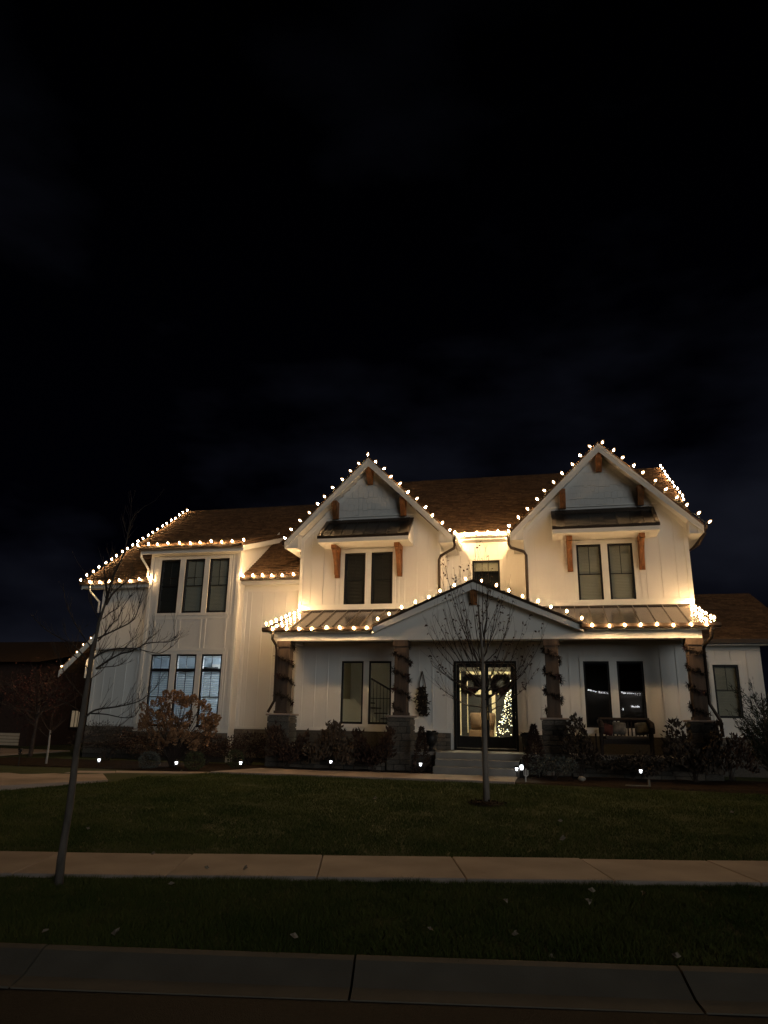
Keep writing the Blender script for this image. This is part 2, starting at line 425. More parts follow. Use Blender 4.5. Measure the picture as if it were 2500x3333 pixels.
def samp_strip(rg, n):
    y = rg.uniform(4.0, 10.4, n); x = rg.uniform(-10.5, 6.5, n)
    kerb_y = 5.19 + .51 / kx + (x + 1.2) * math.tan(KA); near = 8.05 + (x + 1.0) * .258
    edge = .045 * np.sin(x * 7.3) + .03 * np.sin(x * 17.1)
    k = (y > kerb_y - .02) & (y < near + .01 + edge * .6) & (x > -1.0 * y - 1.2) & (x < .5 * y + 1.6)
    return np.stack([x[k], y[k]], 1)
def samp_lawn(rg, n):
    q = rg.uniform(0, 1, n) ** 1.35
    y = 7.4 + q * 10.0; x = -16.5 + rg.uniform(0, 1, n) * 27
    far = 9.36 + (x + 1.15) * .258
    dl = (x < -8.4) & (y > 16.2 + (x + 8.4) * .42)
    dv = (x < -9.2) & (y > 14.4 + (x + 9.35) * .95)
    k = (y > far - .01) & (y < 17.27) & (x > -1.0 * y - 1.2) & (x < .5 * y + 1.6) & ~dl & ~dv
    return np.stack([x[k], y[k]], 1)
tag(blades('kerb_grass', 190000, samp_strip, .046, .0075, 1), 'short dark grass on the strip between kerb and sidewalk', 'grass', kind='stuff')
tag(blades('lawn_grass', 300000, samp_lawn, .042, .011, 2), 'mown lawn between the sidewalk and the front walk', 'grass', kind='stuff')

# ------------------------------------------------------------------ house
YW, YL, YC, FLOOR = 21.6, 22.1, 23.0, .97
house = thing('house', 'two storey white farmhouse with twin gables and a columned front porch', 'house', (-4, 21.6, .43))
def wall_mb(x0, x1, z0, z1, y, holes, th=.15):
    X = sorted({x0, x1, *[h[0] for h in holes], *[h[1] for h in holes]}); Z = sorted({z0, z1, *[h[2] for h in holes], *[h[3] for h in holes]})
    b = MB()
    inside = lambda xm, zm: any(h[0] < xm < h[1] and h[2] < zm < h[3] for h in holes)
    for zi in range(len(Z) - 1):
        for xi in range(len(X) - 1):
            xm, zm = (X[xi] + X[xi + 1]) / 2, (Z[zi] + Z[zi + 1]) / 2
            if inside(xm, zm): continue
            A, B_, C, D = X[xi], X[xi + 1], Z[zi], Z[zi + 1]
            b.add([(A, y, C), (B_, y, C), (B_, y, D), (A, y, D)], [(0, 1, 2, 3)])
            b.add([(A, y + th, C), (B_, y + th, C), (B_, y + th, D), (A, y + th, D)], [(3, 2, 1, 0)])
    for h in holes:
        A, B_, C, D = h
        b.add([(A, y, C), (A, y + th, C), (A, y + th, D), (A, y, D)], [(3, 2, 1, 0)])
        b.add([(B_, y, C), (B_, y + th, C), (B_, y + th, D), (B_, y, D)], [(0, 1, 2, 3)])
        b.add([(A, y, D), (B_, y, D), (B_, y + th, D), (A, y + th, D)], [(0, 3, 2, 1)])
        b.add([(A, y, C), (B_, y, C), (B_, y + th, C), (A, y + th, C)], [(0, 1, 2, 3)])
    for (A, B_) in ((x0, x0), (x1, x1)):
        b.add([(A, y, z0), (A, y + th, z0), (A, y + th, z1), (A, y, z1)], [(0, 1, 2, 3)])
    return b
def battens(parent, xs_, z0, z1, y, holes=(), wid=.045, dep=.018):
    for x in xs_:
        iv = [(z0, z1)]
        for h in holes:
            if h[0] - .10 < x < h[1] + .10:
                nv = []
                for a_, b2 in iv:
                    lo, hi = h[2] - .13, h[3] + .13
                    if hi <= a_ or lo >= b2: nv.append((a_, b2)); continue
                    if lo > a_: nv.append((a_, lo))
                    if hi < b2: nv.append((hi, b2))
                iv = nv
        for a_, b2 in iv:
            if b2 - a_ > .05:
                link('batten', BATTEN, parent, (x, y - dep / 2 + .002, (a_ + b2) / 2), None, (wid, dep, b2 - a_))
def casing(parent, groups, y, w=.10, d=.028):
    b = MB()
    for (x0, x1, z0, z1) in groups:
        b.box(x0 - w, x1 + w, y - d, y - .002, z1 + .001, z1 + w * 1.15)
        b.box(x0 - w, x1 + w, y - d - .006, y - .002, z0 - w * 1.0, z0 - .001)
        b.box(x0 - w, x0 - .001, y - d + .004, y - .002, z0, z1); b.box(x1 + .001, x1 + w, y - d + .004, y - .002, z0, z1)
    return b
def window(x0, x1, z0, z1, y, parent, shade=None, transom=None, rail=.5, muntin=True, shade_z=None, blind=False):
    fw = .055; yf0, yf1 = y + .012, y + .085
    b = MB()
    b.box(x0, x0 + fw, yf0, yf1, z0, z1); b.box(x1 - fw, x1, yf0, yf1, z0, z1)
    b.box(x0 + fw, x1 - fw, yf0, yf1, z1 - fw, z1); b.box(x0 + fw, x1 - fw, yf0, yf1, z0, z0 + fw * 1.15)
    if transom: b.box(x0 + fw, x1 - fw, yf0, yf1, transom - .06, transom + .045)
    w = b.build('window', BLACK, parent)
    xm = (x0 + x1) / 2; top = z1 - fw; bot = z0 + fw * 1.15
    MB().box(x0 + fw, x1 - fw, y + .048, y + .054, bot, top).build('pane', GLASS, w)
    rz = bot + (((transom - .06) if transom else top) - bot) * rail
    if rail: MB().box(x0 + fw, x1 - fw, y + .034, y + .044, rz - .012, rz + .012).build('meeting_rail', BLACK, w)
    if muntin: MB().box(xm - .009, xm + .009, y + .037, y + .046, (rz if rail else bot) + .012, (transom - .061) if transom else top).build('muntin', BLACK, w)
    if transom: MB().box(xm - .009, xm + .009, y + .037, y + .046, transom + .046, top).build('muntin', BLACK, w)
    if shade:
        zz = shade_z or bot
        sb = MB()
        hgt = .045; k = int((top - zz) / hgt)
        for i in range(k):      # shallow pleats
            za, zb = zz + (top - zz) * i / k, zz + (top - zz) * (i + 1) / k
            sb.add([(x0 + fw, y + .10, za), (x1 - fw, y + .10, za), (x1 - fw, y + .108, (za + zb) / 2), (x0 + fw, y + .108, (za + zb) / 2), (x1 - fw, y + .10, zb), (x0 + fw, y + .10, zb)], [(0, 1, 2, 3), (3, 2, 4, 5)])
        sb.build('shade_or_unlit_room', shade, w)
    if blind:
        sb = MB(); zt = transom - .07
        zc = bot + .01
        while zc < zt - .03:
            sb.hexa([(x0 + fw + .012, y + .102, zc), (x1 - fw - .012, y + .102, zc), (x1 - fw - .012, y + .148, zc + .040), (x0 + fw + .012, y + .148, zc + .040),
                     (x0 + fw + .012, y + .102, zc + .004), (x1 - fw - .012, y + .102, zc + .004), (x1 - fw - .012, y + .148, zc + .044), (x0 + fw + .012, y + .148, zc + .044)])
            zc += .072
        sb.box(x0 + fw + .01, x1 - fw - .01, y + .10, y + .145, zt - .03, zt)
        sb.build('blind', SLAT, w)
    return w

# --- main wall at porch level
PWL = [(-6.222, -5.522, 1.64, 3.50), (-5.352, -4.648, 1.64, 3.50)]
PWR = [(.99, 1.703, 1.66, 3.49), (1.913, 2.63, 1.66, 3.49)]
DOOR = (-2.748, -.904, 1.00, 3.497)
wl_ = wall_mb(-7.74, 4.17, .40, 4.95, YW, PWL + PWR + [DOOR]).build('porch_wall', SIDING, house)
allh = PWL + PWR + [DOOR]
battens(wl_, [-7.49, -7.079, -6.668, -6.26, -5.87, -5.437, -5.03, -4.62, -4.20, -3.80, -3.38, -2.96] + [-.62, -.21, .19, .60, 1.022, 1.444, 1.872, 2.286, 2.697, 3.104, 3.527, 3.94], 1.52, 3.97, YW, allh)
cb = casing(None, [(-6.222, -4.648, 1.64, 3.50), (.99, 2.63, 1.66, 3.49)], YW)
cb.box(-5.521, -5.353, YW - .024, YW - .002, 1.64, 3.50); cb.box(1.704, 1.912, YW - .024, YW - .002, 1.66, 3.49)
cb.box(-7.74, -2.90, YW - .03, YW - .001, 1.44, 1.53); cb.box(-.75, 4.17, YW - .03, YW - .001, 1.44, 1.53)
cb.build('casing', TRIM, wl_)
for h in PWL: window(*h, YW, house, muntin=False, rail=0)
for h in PWR: window(*h, YW, house, muntin=False, rail=.5)

# --- two upper gables
GAB = [(-5.43, -7.74, -3.12, [(-6.239, -5.541, 5.11, 6.925), (-5.350, -4.652, 5.11, 6.925)], SHADE_UNLIT, [-7.374, -6.96, -6.548, -6.40, -4.46, -4.273, -3.888, -3.515]),
       (1.81, -.55, 4.17, [(.832, 1.705, 5.12, 6.94), (1.892, 2.175 * 1.2, 5.12, 6.94)], SHADE, [-.22, .22, .62, 2.80, 2.955, 3.376, 3.797])]
GAB[1][3][0] = (.995, 1.705, 5.12, 6.94); GAB[1][3][1] = (1.892, 2.605, 5.12, 6.94)
SHK = unit_box('shingle', SIDING, .03)
APEX, GY0 = 10.08, 21.18
for gi, (c, xl, xr, wins, shd, bx) in enumerate(GAB):
    hw = (xr - xl) / 2
    ze = 7.44
    g = wall_mb(xl, xr, 4.95, ze, YW, wins)
    g.prism([(xl, ze), (xr, ze), (c, ze + hw)], YW, YW + .15)
    gw = g.build('gable_wall', SIDING, house)
    bt = [x for x in bx]
    for x in bt:
        ztop = min(8.10, ze + hw - abs(x - c) - .05)
        battens(gw, [x], 5.265, ztop, YW, [(wins[0][0], wins[1][1], wins[0][2], 7.42)] if wins[0][0] - .2 < x < wins[1][1] + .2 else [])
    t = casing(None, [(wins[0][0], wins[1][1], wins[0][2], wins[0][3])], YW, .10)
    t.box(wins[0][1] + .001, wins[1][0] - .001, YW - .026, YW - .002, wins[0][2], wins[0][3])
    t.box(xl, xr, YW - .03, YW - .001, 5.07, 5.262)                                   # bottom band
    t.box(wins[0][0] - .62, wins[1][1] + .62, YW - .034, YW - .001, 7.09, 7.28)             # header band under the awning
    t.box(xl, xl + .11, YW - .028, YW - .001, 5.263, ze); t.box(xr - .11, xr, YW - .028, YW - .001, 5.263, ze)
    # rake frieze boards
    for s in (-1, 1):
        t.hexa([(c + s * hw, YW - .03, ze - .16), (c, YW - .03, ze + hw - .16), (c, YW - .001, ze + hw - .16), (c + s * hw, YW - .001, ze - .16),
                (c + s * hw, YW - .03, ze + .02), (c, YW - .03, ze + hw + .02), (c, YW - .001, ze + hw + .02), (c + s * hw, YW - .001, ze + .02)])
    t.box(c - (ze + hw - 8.15), c + (ze + hw - 8.15), YW - .045, YW - .001, 8.12, 8.165)
    t.build('casing', TRIM, gw)
    # staggered shakes in the gable peak
    row = 0; zz = 8.17
    while zz < ze + hw - .12:
        half = ze + hw - zz - .06
        x = c - half + R.uniform(-.05, 0)
        while x < c + half:
            w = R.uniform(.10, .21); x1 = min(x + w, c + half)
            if x1 - max(x, c - half) > .03:
                xa = max(x, c - half)
                drop = R.choice([0, 0, .022, -.02, .035])
                o = link('shingle', SHK, gw, ((xa + x1) / 2, YW - .012 - .004 * R.random() - .006 * (row % 2), zz + .115 - drop / 2), (-.055, 0, 0), (x1 - xa - .008, .014, .25 + drop))
            x = x1
        zz += .205; row += 1
    for h in wins: window(*h, YW, house, shade=shd)
    # side walls of the gable block
    sb = MB(); sb.box(xr - .15, xr - .001, YW + .151, YC + .3 if gi == 0 else 28.5, 4.95, ze); sb.box(xl + .001, xl + .15, YW + .151, 28, 4.95, ze)
    sb.build('side_wall', SIDING, house)
    # roof: shingle slabs, soffits, fascia
    ev = 2.735
    for s in (-1, 1):
        rb = MB(); th = .07; yb = 27.4
        rb.hexa([(c, GY0 - .02, APEX - th), (c + s * ev, GY0 - .02, APEX - ev - th), (c + s * ev, yb, APEX - ev - th), (c, yb, APEX - th),
                 (c, GY0 - .02, APEX), (c + s * ev, GY0 - .02, APEX - ev), (c + s * ev, yb, APEX - ev), (c, yb, APEX)])
        rf = rb.build('roof', SHING, house)
        sf = MB(); d1, d2 = .10, .12
        sf.hexa([(c, GY0 + .03, APEX - .27), (c + s * (ev - .05), GY0 + .03, APEX - ev + .05 - .27), (c + s * (ev - .05), YW + .02, APEX - ev + .05 - .27), (c, YW + .02, APEX - .27),
                 (c, GY0 + .03, APEX - .23), (c + s * (ev - .05), GY0 + .03, APEX - ev + .05 - .23), (c + s * (ev - .05), YW + .02, APEX - ev + .05 - .23), (c, YW + .02, APEX - .23)])
        # horizontal eave soffit running back
        xa, xb = sorted((c + s * hw, c + s * (ev - .02)))
        sf.box(xa, xb, GY0 + .03, YC + .2 if (gi == 0) == (s == 1) else 26.5, APEX - ev - .28, APEX - ev - .255)
        sf.build('soffit', SOFFIT, rf)
        fb = MB()
        fb.hexa([(c, GY0 - .012, APEX - .075 - .27), (c + s * ev, GY0 - .012, APEX - ev - .075 - .20), (c + s * ev, GY0 + .028, APEX - ev - .075 - .20), (c, GY0 + .028, APEX - .075 - .27),
                 (c, GY0 - .012, APEX - .072), (c + s * ev, GY0 - .012, APEX - ev - .072), (c + s * ev, GY0 + .028, APEX - ev - .072), (c, GY0 + .028, APEX - .072)])
        fb.hexa([(c, GY0 - .03, APEX - .072 - .09), (c + s * ev, GY0 - .03, APEX - ev - .072 - .09), (c + s * ev, GY0 - .0125, APEX - ev - .072 - .09), (c, GY0 - .0125, APEX - .072 - .09),
                 (c, GY0 - .03, APEX - .074), (c + s * ev, GY0 - .03, APEX - ev - .074), (c + s * ev, GY0 - .0125, APEX - ev - .074), (c, GY0 - .0125, APEX - .074)])
        # eave end block
        xa, xb = sorted((c + s * (ev - .16), c + s * ev))
        fb.prism([(xa, APEX - ev - .29), (xb, APEX - ev - .26), (xb, APEX - ev - .16), (xa, APEX - ev - .05)], GY0 + .029, GY0 + .06)
        fb.build('fascia', TRIM, rf)
        xw, xe_ = c + s * (hw - .01), c + s * (ev - .03)
        MB().prism([(xw, APEX - ev - .25), (xe_, APEX - ev - .25), (xe_, APEX - ev - .235), (xw, APEX - (hw - .01) - .272)], GY0 + .062, YW - .004).build('eave_return', SOFFIT, rf)
        # gutter along the eave
        xa, xb = sorted((c + s * (ev + .01), c + s * (ev + .125)))
        y2 = YC - .12 if (gi == 0) == (s == 1) else 26
        MB().prism([(xa, APEX - ev - .17), (xb - .02, APEX - ev - .17) if s > 0 else (xa + .02, APEX - ev - .17), (xb, APEX - ev - .03), (xa, APEX - ev - .03)] if s > 0 else
                   [(xa + .02, APEX - ev - .17), (xb, APEX - ev - .17), (xb, APEX - ev - .03), (xa, APEX - ev - .03)], GY0 + .03, y2).build('gutter', TRIM if (gi == 0) == (s == 1) else BRONZE, rf)
    # knee brackets under the rake
    for bxx, zlo, zhi, nm in ((c, 9.20, 9.70, 0), (c - 1.13, 8.07, 8.60, 1), (c + 1.13, 8.07, 8.60, 1)):
        b = MB()
        b.box(bxx - .075, bxx + .075, YW - .075, YW - .03, zlo + .002, zhi - .03)
        pts = [(YW - .03, zlo), (YW - .12, zlo), (YW - .36, zhi - .10), (YW - .36, zhi + .03), (YW - .03, zhi + .03)]
        b = MB().prismx(pts, bxx - .085, bxx + .085)
        b.build('rake_bracket', CEDAR, house)
    # awning over the pair of windows
    ax0, ax1 = (-6.905, -3.985) if gi == 0 else (.315, 3.30)
    zt, zf, yf = 7.99, 7.275, 20.72
    aw = MB(); aw.prismx([(YW - .001, zt - .06), (YW - .001, zt), (yf, zf), (yf, zf - .06)], ax0, ax1)
    A = aw.build('awning', DARKSEAM, house)
    m_ = (zt - zf) / (YW - yf)
    for k in range(1, 8):
        xx = lerp(ax0, ax1, k / 8)
        MB().prismx([(YW - .12, zt - m_ * .12 + .001), (YW - .12, zt - m_ * .12 + .03), (yf + .03, zf + m_ * .03 + .03), (yf + .03, zf + m_ * .03 + .001)], xx - .010, xx + .010).build('seam', DARKSEAM, A)
    eb = MB()
    for xx in (ax0 + .055, ax1 - .055):
        eb.prismx([(YW - .002, zt + .001), (YW - .002, zt + .045), (yf - .012, zf + .045), (yf - .012, zf + .001)], xx - .06, xx + .06)
    eb.prismx([(YW - .002, zt + .002), (YW - .002, zt + .06), (YW - .14, zt - m_ * .14 + .05), (YW - .14, zt - m_ * .14 + .002)], ax0 + .116, ax1 - .116)
    eb.box(ax0 - .005, ax1 + .005, yf - .03, yf - .001, zf - .055, zf + .02)
    eb.build('edge_trim', BRONZE, A)
    fb = MB(); fb.box(ax0 + .01, ax1 - .01, yf - .012, yf + .02, zf - .185, zf - .062)
    for xx in (ax0 + .012, ax1 - .012):
        fb.prismx([(YW - .002, zt - .065), (YW - .002, zf - .18), (yf + .021, zf - .18), (yf + .021, zf - .065)], xx - .011, xx + .011)
    fb.box(ax0 + .024, ax1 - .024, yf + .021, YW - .036, zf - .176, zf - .16)
    fb.build('awning_fascia', TRIM, A)
    # big curved timber brackets
    for bxx in ((c - 1.02, c + 1.02)):
        z0b, z1b = 6.11, 7.085; b = MB(); hx = .078
        b.box(bxx - hx, bxx + hx, YW - .11, YW - .03, z0b, z1b - .131)                      # wall leg
        b.box(bxx - hx - .004, bxx + hx + .004, YW - .60, YW - .03, z1b - .13, z1b)               # arm
        arc = []
        for k in range(9):
            t_ = k / 8; arc.append((YW - .111 - .36 * (t_ ** 1.9), z0b + .10 + (z1b - .132 - z0b - .10) * t_))
        for k in range(8):
            (ya, za), (yb_, zb) = arc[k], arc[k + 1]
            b.hexa([(bxx - hx + .012, ya - .10, za - .02), (bxx + hx - .012, ya - .10, za - .02), (bxx + hx - .012, ya, za), (bxx - hx + .012, ya, za),
                    (bxx - hx + .012, yb_ - .10, zb - .02), (bxx + hx - .012, yb_ - .10, zb - .02), (bxx + hx - .012, yb_, zb), (bxx - hx + .012, yb_, zb)])
        b.build('awning_bracket', CEDAR, house)

# --- recessed centre wall between the gables
CWIN = (-2.275, -1.38, 5.15, 6.86)
cwl = wall_mb(-3.12, -.55, 4.9, 7.75, YC, [CWIN]).build('centre_wall', SIDING, house)
battens(cwl, [-2.95, -2.68, -2.42, -1.85, -1.42, -1.15, -.85], 5.0, 7.42, YC, [CWIN])
t = casing(None, [CWIN], YC); t.box(-3.119, -.551, YC - .03, YC - .001, 7.425, 7.60); t.build('casing', TRIM, cwl)
window(*CWIN, YC, house, shade=SHADE, shade_z=6.52, muntin=False, rail=0)
MB().box(-2.25, -1.40, YC + .30, YC + .32, 5.1, 6.85).build('dark_room_panel', NIGHTPANE, cwl)  # near-black sheet, the unlit room's darkness is in its colour

# --- shingled roofs
def shingles(parent, x0, x1, ya, za, yb, zb, individual=None, cx=.30, cy=.165, xl_fn=None):
    L = math.hypot(yb - ya, zb - za); ang = math.atan2(zb - za, yb - ya); nrow = int(L / cy)
    b = [MB(), MB(), MB()]; uy, uz = math.cos(ang), math.sin(ang)
    for r_ in range(nrow):
        s0 = r_ * cy; s1 = s0 + cy * 1.12
        x = x0 - R.uniform(0, cx)
        while x < x1:
            w = R.choice([.16, .22, .30, .34]); xa, xb = max(x, x0), min(x + w - .006, x1); x += w
            if xb - xa < .02: continue
            d0 = R.choice([0, 0, .012, .018]); t0, t1 = .030 + R.uniform(0, .010), .006
            P = []
            for ss_, tt in ((s0 - d0, t0), (s1, t1)):
                yy, z_ = ya + uy * ss_ - uz * tt, za + uz * ss_ + uy * tt
                y0_, z0_ = ya + uy * ss_, za + uz * ss_
                P.append(((yy, z_), (y0_, z0_)))
            (fy, fz), (fy0, fz0) = P[0]; (by, bz), _ = P[1]
            if individual and individual(xa, xb, fy):
                me = bpy.data.meshes.new('shingle')
                me.from_pydata([(xa, fy0, fz0), (xb, fy0, fz0), (xb, fy, fz), (xa, fy, fz), (xb, by, bz), (xa, by, bz)], [], [(0, 1, 2, 3), (3, 2, 4, 5), (0, 3, 5), (1, 4, 2)])
                me.materials.append(R.choice([SHING, SHINGB, SHINGC])); link('shingle', me, parent)
            else:
                b[R.randrange(3)].add([(xa, fy0, fz0), (xb, fy0, fz0), (xb, fy, fz), (xa, fy, fz), (xb, by, bz), (xa, by, bz)], [(0, 1, 2, 3), (3, 2, 4, 5)])
    for q, mm in zip(b, (SHING, SHINGB, SHINGC)):
        if q.v: tag(q.build('shingle_courses', mm, parent), kind='stuff')
def slab_roof(name, x0, x1, ya, za, yb, zb, back=True, th=.12, ind=None):
    b = MB(); b.prismx([(ya, za - th), (yb, zb - th), (yb, zb), (ya, za)], x0, x1)
    if back: b.prismx([(yb + .001, zb - th), (2 * yb - ya, za - th), (2 * yb - ya, za), (yb + .001, zb)], x0, x1)
    o = b.build(name, SHINGC, house)
    shingles(o, x0, x1, ya, za, yb, zb, ind)
    return o
M_ = .6667
cr = slab_roof('roof', -6.9, 4.70, 22.56, 7.70, 28.5, 7.70 + M_ * 5.94)
gm = MB(); gm.box(-2.66, -.96, 22.44, 22.555, 7.55, 7.675); gm.build('gutter', TRIM, cr)
MB().box(-3.0, -.7, 22.556, 22.99, 7.46, 7.50).build('soffit', SOFFIT, cr)
lr = slab_roof('roof', -15.80, -7.35, 21.72, 6.27, 28.65, 6.27 + M_ * 6.93, ind=lambda a, b2, y: a > -9.84 and b2 < -7.75 and y < 23.7)
for xa, xb in ((-15.85, -13.16), (-9.835, -7.76)):
    b = MB(); b.box(xa, xb, 21.58, 21.715, 6.13, 6.265); b.build('gutter', BRONZE, lr)
    b = MB(); b.box(xa + .02 if xa < -12 else xa, xb, 21.717, 21.75, 6.02, 6.20); b.box(xa + .02 if xa < -12 else xa, xb, 21.751, YL - .032, 6.03, 6.05); b.build('soffit', SOFFIT, lr)
# left rake board
b = MB(); b.prismx([(21.72, 5.98), (28.6, 5.98 + M_ * 6.88), (28.6, 6.15 + M_ * 6.88), (21.72, 6.15)], -15.84, -15.805); b.build('fascia', TRIM, lr)

# --- left wing wall and link wall
lw = wall_mb(-15.2, -7.74, .40, 6.2, YL, [(-13.15, -9.85, 1.3, 6.0)]).build('wing_wall', SIDING, house)
battens(lw, [-14.8, -14.39, -13.98, -13.57], 1.52, 5.82, YL); battens(lw, [-9.585, -9.176, -8.761, -8.358, -7.95], 1.52, 5.80, YL)
for xa, xb in ((-15.2, -13.151), (-9.849, -7.741)):
    b = MB(); b.box(xa, xb, YL - .03, YL - .001, 5.83, 6.05); b.box(xa, xb, YL - .03, YL - .001, 1.43, 1.52); b.box(xa, xa + .11, YL - .028, YL - .001, 1.5201, 5.8299)
    b.build('casing', TRIM, lw)
MB().box(-15.199, -15.05, YL + .151, 26, .4, 6.2).build('side_wall', SIDING, house)
# --- bay with the shed dormer
UW = [(-12.756, -12.040, 5.08, 6.91), (-11.851, -11.137, 5.08, 6.91), (-10.955, -10.245, 5.08, 6.91)]
LW = [(-12.776, -12.055, 1.45, 3.725), (-11.862, -11.140, 1.45, 3.725), (-10.960, -10.238, 1.45, 3.725)]
bw = wall_mb(-13.15, -9.85, .40, 7.22, YW, UW + LW).build('bay_wall', SIDING, house)
b = MB()
for hs in (UW, LW):
    cbm = casing(None, [(hs[0][0], hs[2][1], hs[0][2], hs[0][3])], YW, .085)
    b.v, b.f = (b.v + cbm.v, b.f + [tuple(i + len(b.v) for i in f) for f in cbm.f]) if b.v else (cbm.v, cbm.f)
    for a_, c2_ in ((0, 1), (1, 2)): b.box(hs[a_][1] + .001, hs[c2_][0] - .001, YW - .024, YW - .002, hs[0][2], hs[0][3])
b.box(-13.15, -9.85, YW - .03, YW - .001, 6.99 + .04, 7.22)
b.box(-12.87, -10.14, YW - .022, YW - .0015, 3.83, 3.93); b.box(-12.87, -10.14, YW - .022, YW - .0015, 4.87, 4.98)
b.box(-13.149, -13.04, YW - .027, YW - .001, 1.5, 7.029); b.box(-9.96, -9.851, YW - .027, YW - .001, 1.5, 7.029)
b.box(-13.15, -9.85, YW - .031, YW - .001, 1.30, 1.363)
b.build('casing', TRIM, bw)
battens(bw, [-12.80, -12.02, -11.87, -11.11, -10.95, -10.22], 3.93, 4.87, YW, (), .075, .02)
battens(bw, [-10.10], 5.0, 7.02, YW); battens(bw, [-10.10], 1.5, 3.8, YW)
for i, h in enumerate(UW): window(*h, YW, house, shade=[SHADE_UNLIT, SHADE, SHADE_UNLIT][i] if i == 0 else SHADE)
for h in LW: window(*h, YW, house, transom=3.225, rail=.52, blind=True)
sb = MB()
for xa, xb in ((-13.149, -13.0), (-10.0, -9.851)):
    sb.hexa([(xa, YW + .151, 3.98 if xa < -12 else .4), (xb, YW + .151, 3.98 if xa < -12 else .4), (xb, YW + .5, 3.98 if xa < -12 else .4), (xa, YW + .5, 3.98 if xa < -12 else .4), (xa, YW + .151, 7.2), (xb, YW + .151, 7.2), (xb, YW + .5, 7.3), (xa, YW + .5, 7.3)]) if True else sb.hexa([(xa, YW + .151, .4), (xb, YW + .151, .4), (xb, YW + .5, .4), (xa, YW + .5, .4), (xa, YW + .151, 7.2), (xb, YW + .151, 7.2), (xb, YW + .5, 7.3), (xa, YW + .5, 7.3)])
    sb.prismx([(YW + .501, 6.2), (YW + .501, 7.3), (25.1, 8.42), (25.1, 8.3)], xa, xb)
sb.build('side_wall', SIDING, house)
b = MB(); b.box(-9.85, -9.828, YW + .01, YW + .12, 1.5, 7.1); b.build('corner_board', TRIM, bw)
b = MB(); b.prismx([(YW + .52, 6.50), (YW + .52, 6.62), (24.9, 6.72 + M_ * 3.18 - .2), (24.9, 6.58 + M_ * 3.18 - .2)], -9.85, -9.832); b.build('step_trim', TRIM, bw)
DX0, DX1, MS = -13.38, -9.62, .325
b = MB(); b.prismx([(21.22, 7.24), (25.3, 7.24 + MS * 4.08), (25.3, 7.32 + MS * 4.08), (21.22, 7.32)], DX0, DX1)
dr = b.build('roof', SHINGC, house); shingles(dr, DX0, DX1, 21.22, 7.325, 25.3, 7.325 + MS * 4.08)
b = MB(); b.prismx([(21.24, 7.06), (25.2, 7.06 + MS * 3.96), (25.2, 7.235 + MS * 3.96), (21.24, 7.235)], DX1 - .03, DX1); b.prismx([(21.24, 7.06), (25.2, 7.06 + MS * 3.96), (25.2, 7.235 + MS * 3.96), (21.24, 7.235)], DX0, DX0 + .03)
b.box(DX0 + .031, DX1 - .031, 21.235, 21.27, 7.05, 7.23); b.build('fascia', TRIM, dr)
b = MB(); b.prismx([(21.271, 7.08), (25.0, 7.08 + MS * 3.7), (25.0, 7.11 + MS * 3.7), (21.271, 7.11)], DX0 + .032, DX1 - .032); b.build('soffit', SOFFIT, dr)
MB().box(DX0, DX1 - .02, 21.10, 21.215, 7.165, 7.29).build('gutter', BRONZE, dr)
# white elbows of the downspouts on the left
for (gx, gy, gzz, wx, wy) in ((-15.45, 21.65, 6.1, -15.26, 22.0), (-13.30, 21.17, 7.12, -13.21, 21.55)):
    b = MB(); b.tube([(gx, gy, gzz), (gx, gy, gzz - .18), (wx, wy, gzz - .52), (wx, wy, gzz - .9 if gx < -15 else gzz - .8)], .036, 8); b.build('downspout', TRIM, house, True)
# --- right single storey wing
RWIN = (4.632, 5.318, 1.98, 3.46)
rw = wall_mb(4.0, 5.95, .4, 4.02, 22.5, [RWIN]).build('wing_wall', SIDING, house)
battens(rw, [4.42, 4.75, 5.16, 5.58], 1.55, 3.85, 22.5, [RWIN])
t = casing(None, [RWIN], 22.5); t.box(4.0, 5.95, 22.47, 22.499, 3.86, 4.02); t.box(4.0, 5.95, 22.47, 22.499, 1.46, 1.55); t.build('casing', TRIM, rw)
window(*RWIN, 22.5, house, shade=SHADE, rail=.52)
MB().box(5.801, 5.949, 22.651, 30, .4, 4.02).build('side_wall', SIDING, house)
rr = slab_roof('roof', 4.18, 7.02, 22.05, 4.14, 27.0, 4.14 + .43 * 4.95)
b = MB(); b.box(4.18, 7.0, 21.93, 22.045, 4.02, 4.13); b.build('gutter', BRONZE, rr)
MB().box(4.18, 7.0, 22.05, 22.48, 3.985, 4.005).build('soffit', SOFFIT, rr)
# --- low wing peeping out at far left
lo = wall_mb(-16.0, -15.21, 3.02, 3.62, 22.75, []); lo.prism([(-16.0, 3.62), (-15.21, 3.62), (-15.21, 4.5)], 22.75, 22.9)
lo.build('wing_wall', SIDING, house)
b = MB(); b.hexa([(-16.78, 22.4, 3.22), (-15.21, 22.4, 4.80), (-15.21, 27, 4.80), (-16.78, 27, 3.22), (-16.78, 22.4, 3.32), (-15.21, 22.4, 4.90), (-15.21, 27, 4.90), (-16.78, 27, 3.32)])
o = b.build('roof', SHINGC, house)
b = MB(); b.hexa([(-16.76, 22.36, 3.02), (-15.21, 22.36, 4.58), (-15.21, 22.398, 4.58), (-16.76, 22.398, 3.02), (-16.76, 22.36, 3.24), (-15.21, 22.36, 4.82), (-15.21, 22.398, 4.82), (-16.76, 22.398, 3.24)])
b.build('fascia', TRIM, o)

